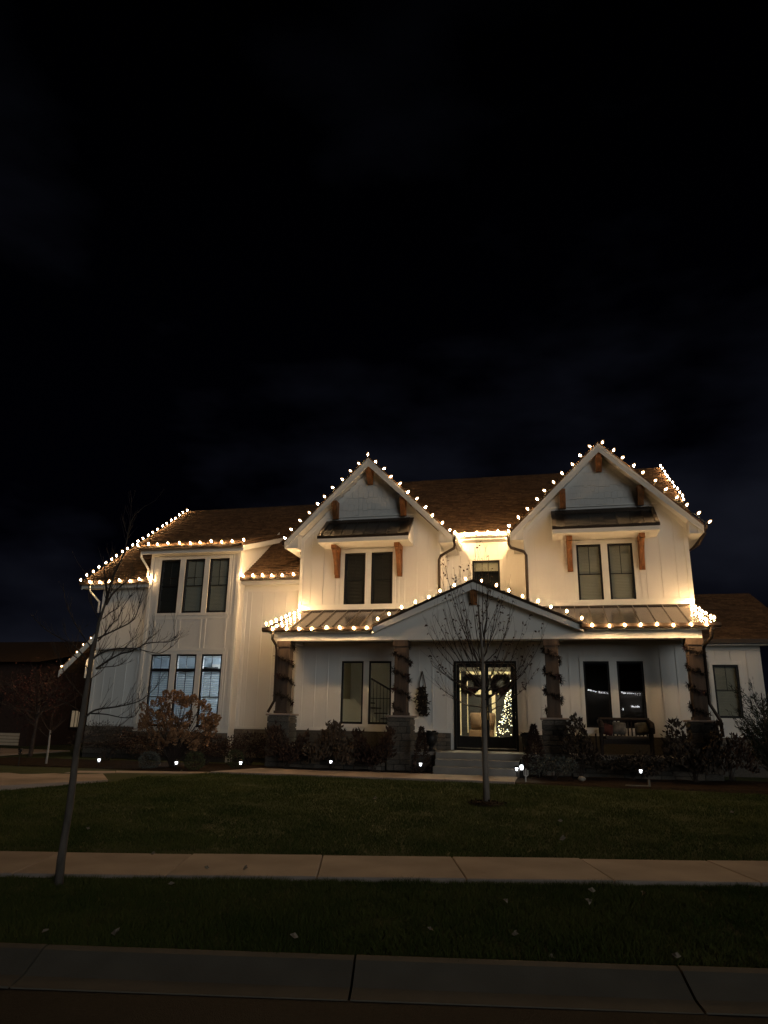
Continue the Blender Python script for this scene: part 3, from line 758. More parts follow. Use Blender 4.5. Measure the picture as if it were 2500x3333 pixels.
# --- porch: floor, steps, ceiling, beam, metal roof, gable
pf = MB(); pf.box(-7.95, 4.15, 19.96, YW - .002, FLOOR - .09, FLOOR); pfl = pf.build('porch_floor', CONCS, house)
pb = MB(); pb.box(-7.9, -3.05, 20.06, 20.3, .30, FLOOR - .091); pb.box(-.75, 4.1, 20.06, 20.3, .30, FLOOR - .091); base_w = pb.build('porch_base', MORTAR, house)
for k, (yy, zz) in enumerate(((19.10, .645), (19.46, .808))):
    sm = bevel_mesh(MB().box(-3.0, -.80, yy, yy + .5 if k else yy + .359, .3, zz), .015); sm.materials.append(CONCS); link('step', sm, house)
sm = bevel_mesh(MB().box(-3.04, -.76, 19.82, 20.3, .3, FLOOR + .004), .015); sm.materials.append(CONCS); link('step', sm, house)
def stones_face(parent, x0, x1, z0, z1, y, sgn=-1, hmin=.09, hmax=.17, wmin=.18, wmax=.42):
    z = z0
    while z < z1 - .03:
        h = min(R.uniform(hmin, hmax), z1 - z)
        if z1 - z - h < .05: h = z1 - z
        x = x0
        while x < x1 - .02:
            w = min(R.uniform(wmin, wmax), x1 - x)
            if x1 - x - w < .08: w = x1 - x
            link('stone', R.choice(STONEM), parent, (x + w / 2, y + sgn * R.uniform(.002, .02), z + h / 2), (R.uniform(-.02, .02), 0, R.uniform(-.03, .03)), (w - .014, .07, h - .014))
            x += w
        z += h
stones_face(base_w, -7.2, -4.45, .44, FLOOR - .10, 20.04, wmin=.25, wmax=.5)
stones_face(base_w, .5, 3.4, .44, FLOOR - .10, 20.04, wmin=.25, wmax=.5)
# stone skirt under the siding
sk = MB(); sk.box(-9.85, -7.75, YL - .04, YL - .003, .3, 1.42); sk.box(-7.74, -2.85, YW - .05, YW - .004, FLOOR, 1.435); sk.box(-.80, 4.17, YW - .05, YW - .004, FLOOR, 1.435); sk.box(-13.15, -9.87, YW - .05, YW - .004, .3, 1.29); sk.box(-15.2, -13.16, YL - .04, YL - .003, .3, 1.42); sk.box(4.2, 5.95, 22.46, 22.497, .3, 1.45)
skirt = sk.build('stone_skirt', MORTAR, house)
stones_face(skirt, -9.84, -7.9, .55, 1.42, YL - .06, wmin=.28, wmax=.5, hmin=.13, hmax=.2)
stones_face(skirt, -15.19, -13.17, .55, 1.42, YL - .06, wmin=.3, wmax=.55, hmin=.14, hmax=.22)
stones_face(skirt, 4.25, 5.94, .7, 1.44, 22.44, wmin=.3, wmax=.55, hmin=.14, hmax=.22)
stones_face(skirt, -3.60, -2.86, FLOOR + .01, 1.43, YW - .07, wmin=.22, wmax=.4)
stones_face(skirt, -.78, 0.2, FLOOR + .01, 1.43, YW - .07, wmin=.22, wmax=.4)
stones_face(skirt, -13.14, -9.88, .6, 1.28, YW - .07, wmin=.3, wmax=.6, hmin=.14, hmax=.22)
# columns
COLX = [-7.58, -4.065, .11, 3.765]
YCOL = 20.27
for i, cxx in enumerate(COLX):
    b = MB(); b.box(cxx - .178, cxx + .178, YCOL - .178, YCOL + .178, 1.935, 3.83)
    cme = bevel_mesh(b, .012); cme.materials.append(POST)
    co = link('column', cme, house)
    b = MB(); b.box(cxx - .212, cxx + .212, YCOL - .212, YCOL + .212, 3.79, 3.965); b.build('capital', POST, co)
    b = MB(); b.box(cxx - .205, cxx + .205, YCOL - .205, YCOL + .205, 1.90, 1.98); b.build('plinth', POST, co)
    pm = MB().box(cxx - .30, cxx + .30, YCOL - .30, YCOL + .30, .3, 1.84).build('pier', MORTAR, house)
    stones_face(pm, cxx - .335, cxx + .335, .46, 1.83, YCOL - .30, hmin=.11, hmax=.2)
    # side stones towards the viewer
    s = 1 if cxx < 0 else -1
    z = .46
    while z < 1.80:
        h = min(R.uniform(.11, .2), 1.83 - z)
        link('stone', R.choice(STONEM), pm, (cxx + s * .30, YCOL + .02, z + h / 2), (0, 0, math.pi / 2), (.62, .07, h - .014)); z += h
    cm_ = bevel_mesh(MB().box(cxx - .375, cxx + .375, YCOL - .375, YCOL + .375, 1.841, 1.898), .012); cm_.materials.append(CONC); link('capstone', cm_, pm)
b = MB(); b.box(-7.80, 3.97, YCOL - .20, YCOL - .17, 3.967, 4.16); b.box(-7.80, 3.97, YCOL - .168, YCOL + .168, 3.97, 4.14); b.box(-7.80, 3.97, YCOL + .17, YCOL + .2, 3.967, 4.16)
b.box(-7.80, -7.77, YCOL + .201, YW, 3.967, 4.16); b.box(-7.768, -7.5, YCOL + .201, YW, 3.97, 4.15); b.box(3.7, 3.97, YCOL + .201, YW, 3.967, 4.16)
b.build('porch_beam', TRIM, house)
cl = MB()
nb_ = 9
for k in range(nb_):
    ya, yb_ = lerp(YCOL + .21, YW - .01, k / nb_), lerp(YCOL + .21, YW - .01, (k + 1) / nb_)
    cl.box(-7.49, 3.69, ya, yb_ - .006, 4.06, 4.08)
cl.build('porch_ceiling', CEILW, house)
TOPZ, EVZ, EVY = 5.06, 4.335, 19.88
mp_ = (TOPZ - EVZ) / (YW - EVY)
def porch_x(s, y):   # roof edge, slightly flared
    t = (YW - y) / (YW - EVY); return lerp(-7.70, -8.08, t) if s < 0 else lerp(4.10, 4.30, t)
PGX, PGZ, PGM, PGHW = -1.95, 5.63, .432, 2.92
for s in (-1, 1):
    xi = PGX + s * 1.27; xib = PGX + s * 2.93
    b = MB()
    x_t, x_b = porch_x(s, YW), porch_x(s, EVY)
    b.hexa([(xib, EVY, EVZ - .04), (x_b, EVY, EVZ - .04), (x_t, YW - .002, TOPZ - .04), (xi, YW - .002, TOPZ - .04), (xib, EVY, EVZ), (x_b, EVY, EVZ), (x_t, YW - .002, TOPZ), (xi, YW - .002, TOPZ)])
    pr = b.build('porch_roof', SEAM, house)
    k = 0
    xx = x_t + (-s) * .02
    while (xx < PGX - 1.4) if s < 0 else (xx > PGX + 1.4):
        yv = EVY + max(.01, (PGZ - PGM * abs(xx - PGX) - EVZ) / mp_)
        if k == 0: p0, p1 = (porch_x(s, EVY + .01) - s * .02, EVY + .01), (x_t - s * .02, YW - .01)
        else: p0, p1 = (xx, yv), (xx, YW - .01)
        b = MB(); b.bar((p0[0], p0[1], EVZ + .018 + mp_ * (p0[1] - EVY)), (p1[0], p1[1], TOPZ + .018), .022 if k else .05, .042)
        b.build('seam', SEAM, pr)
        xx += -s * .405; k += 1
    b = MB(); b.prismx([(YW - .012, TOPZ + .002), (YW - .012, TOPZ + .05), (YW - .10, TOPZ - .02), (YW - .10, TOPZ - .038)], *sorted((xi, x_t))); b.build('flashing', BRONZE, pr)
    ga, gb = sorted((PGX + s * (PGHW - .05), x_b + s * .10))
    b = MB(); b.prismx([(19.80, 4.20), (EVY - .002, 4.20), (EVY - .002, 4.325), (19.745, 4.325), (19.745, 4.25)], ga, gb); b.build('gutter', BRONZE, pr)
    b = MB(); b.box(ga + .15, gb - .15, EVY, EVY + .03, 4.175, 4.28); b.box(ga + .15, gb - .15, EVY + .031, YCOL - .205, 4.17, 4.19); b.build('soffit', TRIM, pr)
    # gable roof of the porch
    b = MB(); th = .075; e = PGHW + .02; z_e = PGZ - PGM * e
    b.hexa([(PGX, 19.80, PGZ - th), (PGX + s * e, 19.80, z_e - th), (PGX + s * e, YC - .05, z_e - th), (PGX, YC - .05, PGZ - th), (PGX, 19.80, PGZ), (PGX + s * e, 19.80, z_e), (PGX + s * e, YC - .05, z_e), (PGX, YC - .05, PGZ)])
    pg = b.build('porch_gable_roof', BRONZE, house)
    b = MB(); z_e = PGZ - PGM * PGHW
    b.hexa([(PGX, 19.83, PGZ - .28), (PGX + s * PGHW, 19.83, z_e - .23), (PGX + s * PGHW, 19.865, z_e - .23), (PGX, 19.865, PGZ - .28), (PGX, 19.83, PGZ - .078), (PGX + s * PGHW, 19.83, z_e - .078), (PGX + s * PGHW, 19.865, z_e - .078), (PGX, 19.865, PGZ - .078)])
    b.build('fascia', TRIM, pg)
    b = MB(); b.hexa([(PGX, 19.867, PGZ - .22), (PGX + s * PGHW, 19.867, z_e - .22), (PGX + s * PGHW, YCOL - .18, z_e - .22), (PGX, YCOL - .18, PGZ - .22), (PGX, 19.867, PGZ - .19), (PGX + s * PGHW, 19.867, z_e - .19), (PGX + s * PGHW, YCOL - .18, z_e - .19), (PGX, YCOL - .18, PGZ - .19)])
    b.build('soffit', SOFFIT, pg)
b = MB(); zb_ = 4.161; hwp = (PGZ - .21 - zb_) / PGM
b.prism([(PGX - hwp, zb_), (PGX + hwp, zb_), (PGX, PGZ - .21)], YCOL - .19, YCOL - .05); b.build('pediment', SIDING, house)
b = MB(); b.prismx([(YCOL - .192, 4.93), (YCOL - .27, 4.93), (YCOL - .38, 5.22), (YCOL - .38, 5.345), (YCOL - .192, 5.345)], PGX - .09, PGX + .09); b.build('rake_bracket', CEDAR, house)
# downspouts
b = MB(); P_ = [(-2.63, 21.23, 7.25), (-2.63, 21.23, 7.0), (-2.66, 21.30, 6.90), (-3.10, 21.50, 6.72), (-3.16, 21.54, 6.6), (-3.16, 21.54, 5.0)]
b.tube(P_, .045, 8); b.build('downspout', BRONZE, house, True)
b = MB(); P_ = [(-.99, 21.23, 7.25), (-.99, 21.23, 6.95), (-.93, 21.32, 6.86), (-.55, 21.50, 6.76), (-.49, 21.54, 6.66), (-.49, 21.54, 5.0)]
b.tube(P_, .045, 8); b.build('downspout', BRONZE, house, True)
b = MB(); b.tube([(-7.86, 19.84, 4.20), (-7.86, 19.84, 4.0), (-7.80, 20.0, 3.84), (-7.785, 20.06, 3.7), (-7.785, 20.08, 2.25), (-7.95, 20.05, 1.93)], .043, 8); b.build('downspout', BRONZE, house, True)
b = MB(); b.tube([(4.15, 19.84, 4.20), (4.15, 19.84, 3.95), (4.03, 20.1, 3.8), (4.0, 20.2, 3.7), (4.0, 20.2, 2.3), (4.20, 20.15, 1.9), (4.22, 20.15, 1.5)], .043, 8); b.build('downspout', BRONZE, house, True)
b = MB(); b.tube([(-7.83, 21.72, 7.2), (-7.80, 21.9, 6.95), (-7.77, 22.0, 6.8), (-7.77, 22.05, 5.0)], .045, 8); b.build('downspout', BRONZE, house, True)
b = MB(); b.tube([(4.62, 21.5, 7.15), (4.5, 21.9, 6.9), (4.25, 22.2, 6.75), (4.24, 22.2, 4.2)], .05, 8); b.build('downspout', BRONZE, house, True)

# --- double front door
dx0, dx1, dz0, dz1 = DOOR
b = MB(); b.box(dx0, dx0 + .07, YW - .03, YW + .12, dz0, dz1); b.box(dx1 - .07, dx1, YW - .03, YW + .12, dz0, dz1); b.box(dx0 + .07, dx1 - .07, YW - .03, YW + .12, dz1 - .07, dz1); b.box(dx0, dx1, YW - .04, YW + .12, dz0 - .03, dz0 + .03)
dfr = b.build('door_frame', BLACK, house)
xm = (dx0 + dx1) / 2
for s, (a_, b2) in ((-1, (dx0 + .075, xm - .006)), (1, (xm + .006, dx1 - .075))):
    st = .095; b = MB()
    b.box(a_, a_ + st, YW + .02, YW + .065, dz0 + .035, dz1 - .075); b.box(b2 - st, b2, YW + .02, YW + .065, dz0 + .035, dz1 - .075)
    b.box(a_ + st, b2 - st, YW + .02, YW + .065, dz1 - .18, dz1 - .075); b.box(a_ + st, b2 - st, YW + .02, YW + .065, dz0 + .035, dz0 + .36)
    d = b.build('door', BLACK, house)
    MB().box(a_ + st, b2 - st, YW + .040, YW + .046, dz0 + .36, dz1 - .18).build('pane', GLASS, d)
    hx = xm + s * .055; b = MB(); b.box(hx - .02, hx + .02, YW + .010, YW + .019, 1.82, 2.22); b.tube([(hx, YW + .008, 1.9), (hx, YW - .045, 1.92), (hx, YW - .045, 2.1), (hx, YW + .008, 2.12)], .011, 6); b.build('handle', mat('brushed brass', (.45, .33, .15), .35, metal=.9), d)

# --- interiors seen through the glass
inter = MB()
HX0, HX1, HY = -4.4, .35, 27.2
hall = tag(MB().box(HX0, HX1, YW + .16, HY + .2, .93, .985).build('hall_floor', mat('oak floor', (.20, .115, .06), .35, var=.25, scale=4, stretch=(.3, 4, 1))), kind='structure')
b = MB(); b.box(-7.0, HX1, YW + .16, HY + .2, 3.95, 4.0); tag(b.build('hall_ceiling', ROOMW), kind='structure')
b = MB(); b.box(HX1, HX1 + .05, YW + .16, HY + .2, .985, 3.95); b.box(-7.0, -6.95, YW + .16, HY + .2, .985, 3.95); tag(b.build('hall_wall', CREAM), kind='structure')
# glazed back wall: cream members with dark panes between
def c2Y(a_, b2): return at(1400 + a_ * .2411, 2100 + b2 * .2411, HY)
def bw_box(a0, b0, a1, b1, mb, y0=0, th=.06):
    p, q = c2Y(a0, b0), c2Y(a1, b1); mb.box(min(p.x, q.x), max(p.x, q.x), HY + y0, HY + y0 + th, min(p.z, q.z), max(p.z, q.z))
bk = tag(MB().box(-7.0, HX1, HY + .07, HY + .2, .985, 3.95).build('back_window_wall', NIGHTPANE), kind='structure')
b = MB()
for r_ in ((386, 285, 424, 1215), (494, 355, 516, 1180), (485, 355, 1180, 396), (588, 600, 1180, 668), (760, 355, 800, 1250), (822, 300, 894, 1250), (1180, 280, 1230, 1250)): bw_box(*r_, b)
b.build('mullion', CREAM, bk)
b = MB(); bw_box(380, 270, 1230, 350, b, -.05, .04); b.build('header', mat('dim header', (.10, .095, .085), .8), bk)
lamp = thing('ceiling_lamp', 'warm round ceiling lamp in the entrance hall', 'lamp', (-2.0, 24.6, 3.94))
MB().lathe([(.05, 0), (.20, -.015), (.22, -.06), (.15, -.11), (.02, -.125)], 20, (-2.0, 24.6, 3.945)).build('diffuser', HALLL, lamp, True)
MB().lathe([(.24, 0), (.24, -.02), (.20, -.025)], 20, (-2.0, 24.6, 3.951)).build('lamp_base', BLACK, lamp, True)
# staircase behind the left porch windows
st_ = thing('staircase', 'white staircase with black balusters behind the left porch windows', 'staircase', (-5.4, 23.6, .985))
sw = MB()
q0, q1 = at(1122, 2275, 23.2), at(1178, 2332, 23.2)
sw.prism([(-6.94, .99), (-5.36, .99), (-5.40, 1.62), (-6.30, 2.42), (-6.94, 2.42)], 23.6, 23.66); sw.build('skirt_wall', STAIRW, st_)
for k in range(8):
    MB().box(-6.1 + k * .22, -5.85 + k * .22, 23.67, 24.6, 2.30 - k * .17, 2.34 - k * .17).build('tread', OAK, st_)
sw = MB(); sw.prism([(-5.35, .99), (-4.42, .99), (-4.42, 1.55), (-5.35, 1.62)], 24.0, 24.06); sw.build('skirt_wall', STAIRW, st_)
for k in range(11):
    xx = -5.62 + k * .115; z0_ = 1.55; z1_ = 3.02 - (xx + 5.62) * .55
    MB().bar((xx, 23.35, z0_), (xx, 23.35, z1_), .016, .016).build('baluster', BLACK, st_)
b = MB(); b.bar((-5.75, 23.35, 3.10), (-4.40, 23.35, 2.36), .05, .06); b.bar((-5.75, 23.35, 2.45), (-4.40, 23.35, 2.42), .02, .02); b.bar((-5.7, 23.35, 1.54), (-4.4, 23.35, 1.54), .03, .04); b.build('handrail', BLACK, st_)
# study behind the bay: cool lamp
b = MB(); b.box(-15.0, -10.0, YW + .16, 25.2, 3.92, 3.97); tag(b.build('study_ceiling', ROOMW), kind='structure')
b = MB(); b.box(-15.0, -10.0, 25.2, 25.25, .9, 3.92); b.box(-15.05, -15.0, YL + .16, 25.2, .9, 3.92); b.box(-10.0, -9.95, YW + .16, 25.2, .9, 3.92); tag(b.build('study_wall', mat('pale blue wall', (.50, .58, .66), .8, var=.04)), kind='structure')
tag(MB().box(-15.0, -10.0, YW + .16, 25.2, .85, .9).build('study_floor', OAK), kind='structure')
for _k in (0,):
    b = MB(); b.box(-4.45, -4.40, YW + 1.9, HY, .985, 3.95); b.box(-6.94, -4.46, 25.3, 25.35, .985, 3.95); tag(b.build('stair_wall_light_block', ROOMW), kind='structure')  # added unseen partition blocks hall lamp light; second box backs the stairs
lamp2 = thing('ceiling_lamp', 'cool white hanging lamp in the study behind the bay windows', 'lamp', (-10.45, 23.6, 3.9))
MB().lathe([(.10, -.10), (.22, -.04), (.24, .04), (.16, .12), (.03, .14)], 20, (-10.45, 23.6, 3.40)).build('diffuser', CEILL, lamp2, True)
MB().tube([(-10.45, 23.6, 3.53), (-10.45, 23.6, 3.92)], .012, 6).build('lamp_cord', BLACK, lamp2)
sh = thing('wall_shelf', 'white shelf with a dark object high in the study', 'shelf', (-12.5, 25.0, 3.2))
MB().box(-13.6, -11.4, 24.9, 25.19, 3.42, 3.46).build('shelf_board', WHITEP, sh); MB().box(-12.2, -11.7, 24.95, 25.15, 3.465, 3.66).build('shelf_box', WHITEP, sh)
MB().tube([(-12.6, 24.8, 3.52), (-12.3, 24.8, 3.49), (-11.9, 24.8, 3.5)], .05, 8).build('dark_ornament', CAST, sh, True)
# near-black box in place of the unlit room behind the right porch windows
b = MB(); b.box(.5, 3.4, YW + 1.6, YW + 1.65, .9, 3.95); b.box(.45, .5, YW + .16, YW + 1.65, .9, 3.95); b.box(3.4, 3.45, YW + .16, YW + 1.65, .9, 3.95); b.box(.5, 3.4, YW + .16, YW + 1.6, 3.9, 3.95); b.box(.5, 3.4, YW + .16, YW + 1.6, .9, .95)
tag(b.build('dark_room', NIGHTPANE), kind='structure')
# armchair and side table in the hall, seen low through the left door
ch = thing('armchair', 'tan armchair inside the hall behind the left door', 'chair', (-2.35, 26.0, .99))
b = MB(); b.box(-2.75, -1.95, 25.6, 26.3, 1.25, 1.5); b.build('seat', mat('tan fabric', (.10, .062, .036), .9), ch)
b = MB(); b.lathe([(.40, 0), (.44, .3), (.46, .55), (.42, .62)], 18, (-2.33, 26.2, 1.45)); b.build('backrest', mat('tan fabric', (.10, .062, .036), .9), ch, True)
for xx in (-2.72, -1.98): MB().box(xx - .03, xx + .03, 25.65, 25.71, .99, 1.25).build('leg', OAK, ch)

# christmas tree
xt = thing('christmas_tree', 'slim decorated fir tree covered in fairy lights inside the right door', 'christmas tree', (-1.2, 24.2, .985))
fo = MB(); ln = MB(); lc = MB()
for k in range(1500):
    t_ = R.random() ** .7; z_ = 1.25 + t_ * 1.85; rad = .50 * (1 - t_) + .02; a_ = R.uniform(0, 6.283); rr_ = rad * R.uniform(.25, 1)
    p = Vector((-1.2 + math.cos(a_) * rr_, 24.2 + math.sin(a_) * rr_, z_)); d = Vector((math.cos(a_), math.sin(a_), R.uniform(-.6, .2)))
    fo.leaf(p, d, Vector((0, 0, 1)), .13, .035)
for k in range(420):
    t_ = R.random() ** .8; z_ = 1.30 + t_ * 1.80; rad = (.50 * (1 - t_) + .03) * R.uniform(.8, 1.08); a_ = R.uniform(-3.3, .2)
    c0 = (-1.2 + math.cos(a_) * rad, 24.2 + math.sin(a_) * rad, z_); s_ = R.uniform(.009, .016)
    tgt = ln if R.random() < .85 else lc
    tgt.add([(c0[0] - s_, c0[1], c0[2]), (c0[0] + s_, c0[1], c0[2]), (c0[0], c0[1] - s_, c0[2]), (c0[0], c0[1] + s_, c0[2]), (c0[0], c0[1], c0[2] - s_), (c0[0], c0[1], c0[2] + s_)],
            [(0, 2, 5), (2, 1, 5), (1, 3, 5), (3, 0, 5), (2, 0, 4), (1, 2, 4), (3, 1, 4), (0, 3, 4)])
fo.build('foliage', EVER, xt); tag(ln.build('fairy_light', XLIGHT, xt), kind='stuff'); tag(lc.build('fairy_light', XLIGHTB, xt), kind='stuff')
MB().tube([(-1.2, 24.2, .985), (-1.2, 24.2, 3.05)], [.035, .008], 8).build('trunk', TWIG, xt)

# ------------------------------------------------------------------ string lights
bmsh = MB().lathe([(.006, -.030), (.0175, -.014), (.0200, .004), (.0150, .024), (.004, .038)], 8)
bsh = MB().lathe([(.016, -.056), (.035, -.034), (.045, -.006), (.040, .026), (.022, .056), (.005, .076)], 12)
_ns = len(bsh.f); bsh.add(bmsh.v, bmsh.f)
BULBM = bpy.data.meshes.new('bulb'); BULBM.from_pydata(bsh.v, [], bsh.f); BULBM.materials.append(BULBSHELL); BULBM.materials.append(BULB); BULBM.polygons.foreach_set('use_smooth', [True] * len(BULBM.polygons))
BULBM.polygons.foreach_set('material_index', [0] * _ns + [1] * (len(bsh.f) - _ns))
CABLE = mat('dark green cable', (.012, .018, .010), .6)
def string(label, segs):
    # segs: list of (list of bulb centres, up direction)
    cb_ = MB(); pts = []; bl = []
    for P, up in segs:
        up = Vector(up).normalized()
        for p in P:
            q = p + Vector((R.uniform(-.03, .03), R.uniform(-.02, .01), R.uniform(-.02, .02)))
            u_ = (up + Vector((R.uniform(-.35, .35), R.uniform(-.3, .3), R.uniform(-.2, .2)))).normalized()
            bl.append((q, u_)); pts.append(q - u_ * .095)
    line = []
    for i in range(len(pts)):
        line.append(pts[i])
        if i + 1 < len(pts): line.append((pts[i] + pts[i + 1]) / 2 + Vector((0, 0, -.008)))
    cb_.tube(line, .006, 5)
    for q, u_ in bl: cb_.tube([q - u_ * .105, q - u_ * .048], [.018, .015], 7)
    o = cb_.build('light_string', CABLE); tag(o, label, 'string lights', 'warm white roofline string lights')
    for q, u_ in bl:
        link('bulb', BULBM, o, q, u_.to_track_quat('Z', 'Y').to_euler())
    return o
c1 = lambda a_, b2, Y: at(180 + a_ * .4943, 1600 + b2 * .4942, Y)
c2 = lambda a_, b2, Y: at(820 + a_ * .42194, 1420 + b2 * .42194, Y)
c3 = lambda a_, b2, Y: at(1450 + a_ * .5425, 1400 + b2 * .5426, Y)
c6 = lambda a_, b2, Y: at(a_ * .4943, 1950 + b2 * .4943, Y)
e5 = lambda a_, b2, Y: at(840 + a_ * .2411, 1950 + b2 * .2411, Y)
fr = lambda a_, b2, Y: at(1400 + a_ * .211, 1700 + b2 * .211, Y)
def seq(a_, b2, n_): return [lerp(a_, b2, i / (n_ - 1)) for i in range(n_)]
GYB = 21.172
string('bulbs up both rakes of the left gable', [([c2(250, 788, 21.25)] + seq(c2(310, 718, GYB), c2(820, 210, GYB), 9), (-.7, -.1, .7)), ([c2(893, 142, GYB)], (0, 0, 1)), (seq(c2(955, 197, GYB), c2(1532, 727, GYB), 10), (.7, -.1, .7))])
string('bulbs up both rakes of the right gable', [(seq(c3(387, 578, GYB), c3(862, 98, GYB), 10), (-.7, -.1, .7)), ([c3(945, 73, GYB)], (.3, 0, 1)), (seq(c3(1003, 118, GYB), c3(1590, 552, GYB), 10), (.7, -.1, .7))])
string('bulbs around the recess between the two gables', [(seq(Vector((-2.62, 21.36, 7.43)), Vector((-2.62, 22.72, 7.43)), 6), (.4, 0, 1)), (seq(fr(545, 170, 22.39), fr(1060, 145, 22.39), 4), (0, -.3, 1)), (seq(Vector((-.98, 22.6, 7.43)), Vector((-.98, 21.45, 7.43)), 5), (-.4, 0, 1))])
string('dense bulb row on the main roof rake behind the right gable', [(seq(Vector((4.77, 28.5, 11.72)), Vector((4.77, 24.6, 9.12)), 12), (0, 0, 1))])
string('long bulb row climbing the left roof rake to the ridge', [(seq(Vector((-15.90, 21.68, 6.33)), Vector((-15.90, 28.6, 6.30 + M_ * 6.93)), 22), (0, 0, 1))])
string('bulbs along the low eave left of the bay', [(seq(c1(228, 597, 21.54), c1(620, 577, 21.54), 7), (0, -.3, 1))])
string('bulbs along the shed dormer eave above the triple windows', [(seq(c1(545, 352, 21.06), c1(1237, 322, 21.06), 11), (0, -.3, 1))])
string('bulbs along the short eave between bay and left gable', [(seq(c1(1230, 556, 21.54), c1(1567, 548, 21.54), 6), (0, -.3, 1))])
string('bulbs along the left porch gutter and up its end', [(seq(e5(547, 160, 21.42), e5(120, 340, 19.98), 8), (0, 0, 1)), (seq(e5(200, 400, 19.70), e5(1467, 382, 19.70), 8), (0, -.2, 1))])
string('bulbs over the low gable of the porch', [(seq(c2(963, 1410, 19.85), fr(567, 885, 19.85), 8), (-.15, 0, 1)), (seq(fr(800, 893, 19.85), c3(812, 1125, 19.85), 8), (.15, 0, 1))])
string('bulbs along the right porch gutter and up its end', [(seq(c3(883, 1172, 19.70), c3(1570, 1165, 19.70), 8), (0, -.2, 1)), (seq(c3(1610, 1127, 19.98), c3(1473, 1050, 21.42), 7), (0, 0, 1))])
string('five bulbs on the low far left gable edge', [(seq(c6(600, 258, 22.42), c6(415, 447, 22.42), 5), (-.7, 0, .7))])

# ------------------------------------------------------------------ decorations on the porch
def garland(cx_, label, turns, ph):
    g = MB(); pts = []
    N = 90
    for i in range(N + 1):
        t_ = i / N; a_ = ph + turns * 2 * math.pi * t_; z_ = 3.88 - t_ * 1.86
        m_ = max(abs(math.cos(a_)), abs(math.sin(a_))); rr_ = .215 / m_ * .97
        pts.append(Vector((cx_ + math.cos(a_) * rr_, YCOL + math.sin(a_) * rr_, z_ + .03 * math.sin(i * 1.7))))
    g.tube(pts, .014, 5)
    for i, p in enumerate(pts):
        full = .55 + .45 * math.sin(i * 1.9 + ph * 5) + (.9 if i % 11 == 5 else 0)
        for k in range(int(20 * max(.5, full))):
            d = Vector((R.gauss(0, 1), R.gauss(0, 1), R.gauss(0, .9)))
            g.leaf(p + d.normalized() * R.uniform(0, .035), d, Vector((0, 0, 1)), R.uniform(.05, .10) * (.8 + .5 * full), .024)
    o = g.build('garland', GARL); tag(o, label, 'garland', 'garlands spiralling round the porch columns')
    for k in range(5):
        i = int((k + .5) * N / 5); p = pts[i] + Vector((0, -.03, 0)); b = MB()
        for s in (-1, 1):
            b.leaf(p, Vector((s, -.3, .4)), Vector((0, -1, 0)), .11, .07); b.leaf(p, Vector((s * .5, -.2, -1)), Vector((0, -1, 0)), .13, .035)
        b.build('bow', BERRY, o)
for i, (cx_, lab) in enumerate(zip(COLX, ('garland on the leftmost porch column', 'garland on the column left of the front door', 'garland on the column right of the front door', 'garland on the rightmost porch column'))):
    garland(cx_, lab, (3.6, 3.8, 3.5, 3.7)[i], -.8 + i * .7)
def wreath(cx_, cz, y, rad, label):
    g = MB()
    for k in range(900):
        a_ = R.uniform(0, 6.283); b_a = R.uniform(0, 6.283); rr_ = .075 * R.random() ** .5
        p = Vector((cx_ + math.cos(a_) * (rad + math.cos(b_a) * rr_), y + math.sin(b_a) * rr_ * .7, cz + math.sin(a_) * (rad + math.cos(b_a) * rr_)))
        d = Vector((-math.sin(a_) + R.gauss(0, .7), R.gauss(-.3, .5), math.cos(a_) + R.gauss(0, .7)))
        g.leaf(p, d, Vector((0, -1, 0)), R.uniform(.07, .13), .028)
    o = g.build('wreath', GARL); tag(o, label, 'wreath', 'wreaths on the double door')
    b = MB(); p = Vector((cx_ + .08, y - .09, cz - rad * .7))
    for s in (-1, 1):
        b.leaf(p, Vector((s, 0, .35)), Vector((0, -1, 0)), .16, .12); b.leaf(p, Vector((s * .35, 0, -1)), Vector((0, -1, 0)), .24, .06)
    b.build('bow', BERRY, o)
wreath(-2.255, 2.80, YW - .09, .215, 'dark evergreen wreath on the left door leaf')
wreath(-1.37, 2.83, YW - .09, .215, 'dark evergreen wreath on the right door leaf')
# swag: small sled hung on the wall with greenery
sw = thing('wall_swag', 'hanging sled swag with dark greenery on the wall left of the door', 'wall decoration', (-3.66, 21.5, 1.95))
b = MB(); b.tube([(-3.69, 21.55, 3.20), (-3.77, 21.53, 2.85), (-3.79, 21.53, 2.0)], .015, 6); b.tube([(-3.69, 21.55, 3.20), (-3.60, 21.53, 2.85), (-3.55, 21.53, 2.0)], .015, 6); b.bar((-3.80, 21.53, 2.72), (-3.56, 21.53, 2.72), .02, .04); b.bar((-3.80, 21.53, 2.2), (-3.54, 21.53, 2.2), .02, .04); b.build('sled_frame', POST, sw)
b = MB()
for k in range(520):
    z_ = R.uniform(1.95, 2.72); wd = .17 * math.sin(min(1, (2.78 - z_) / .5) * 1.57) * (1 if z_ > 2.1 else .7)
    p = Vector((-3.65 + (2.35 - z_) * .1 + R.gauss(0, .5) * wd, 21.47 + R.uniform(-.06, .04), z_)); b.leaf(p, Vector((R.gauss(0, 1), R.gauss(-.5, .4), R.gauss(-.5, .8))), Vector((0, -1, 0)), R.uniform(.07, .14), .04)
b.build('greenery', GARL, sw)
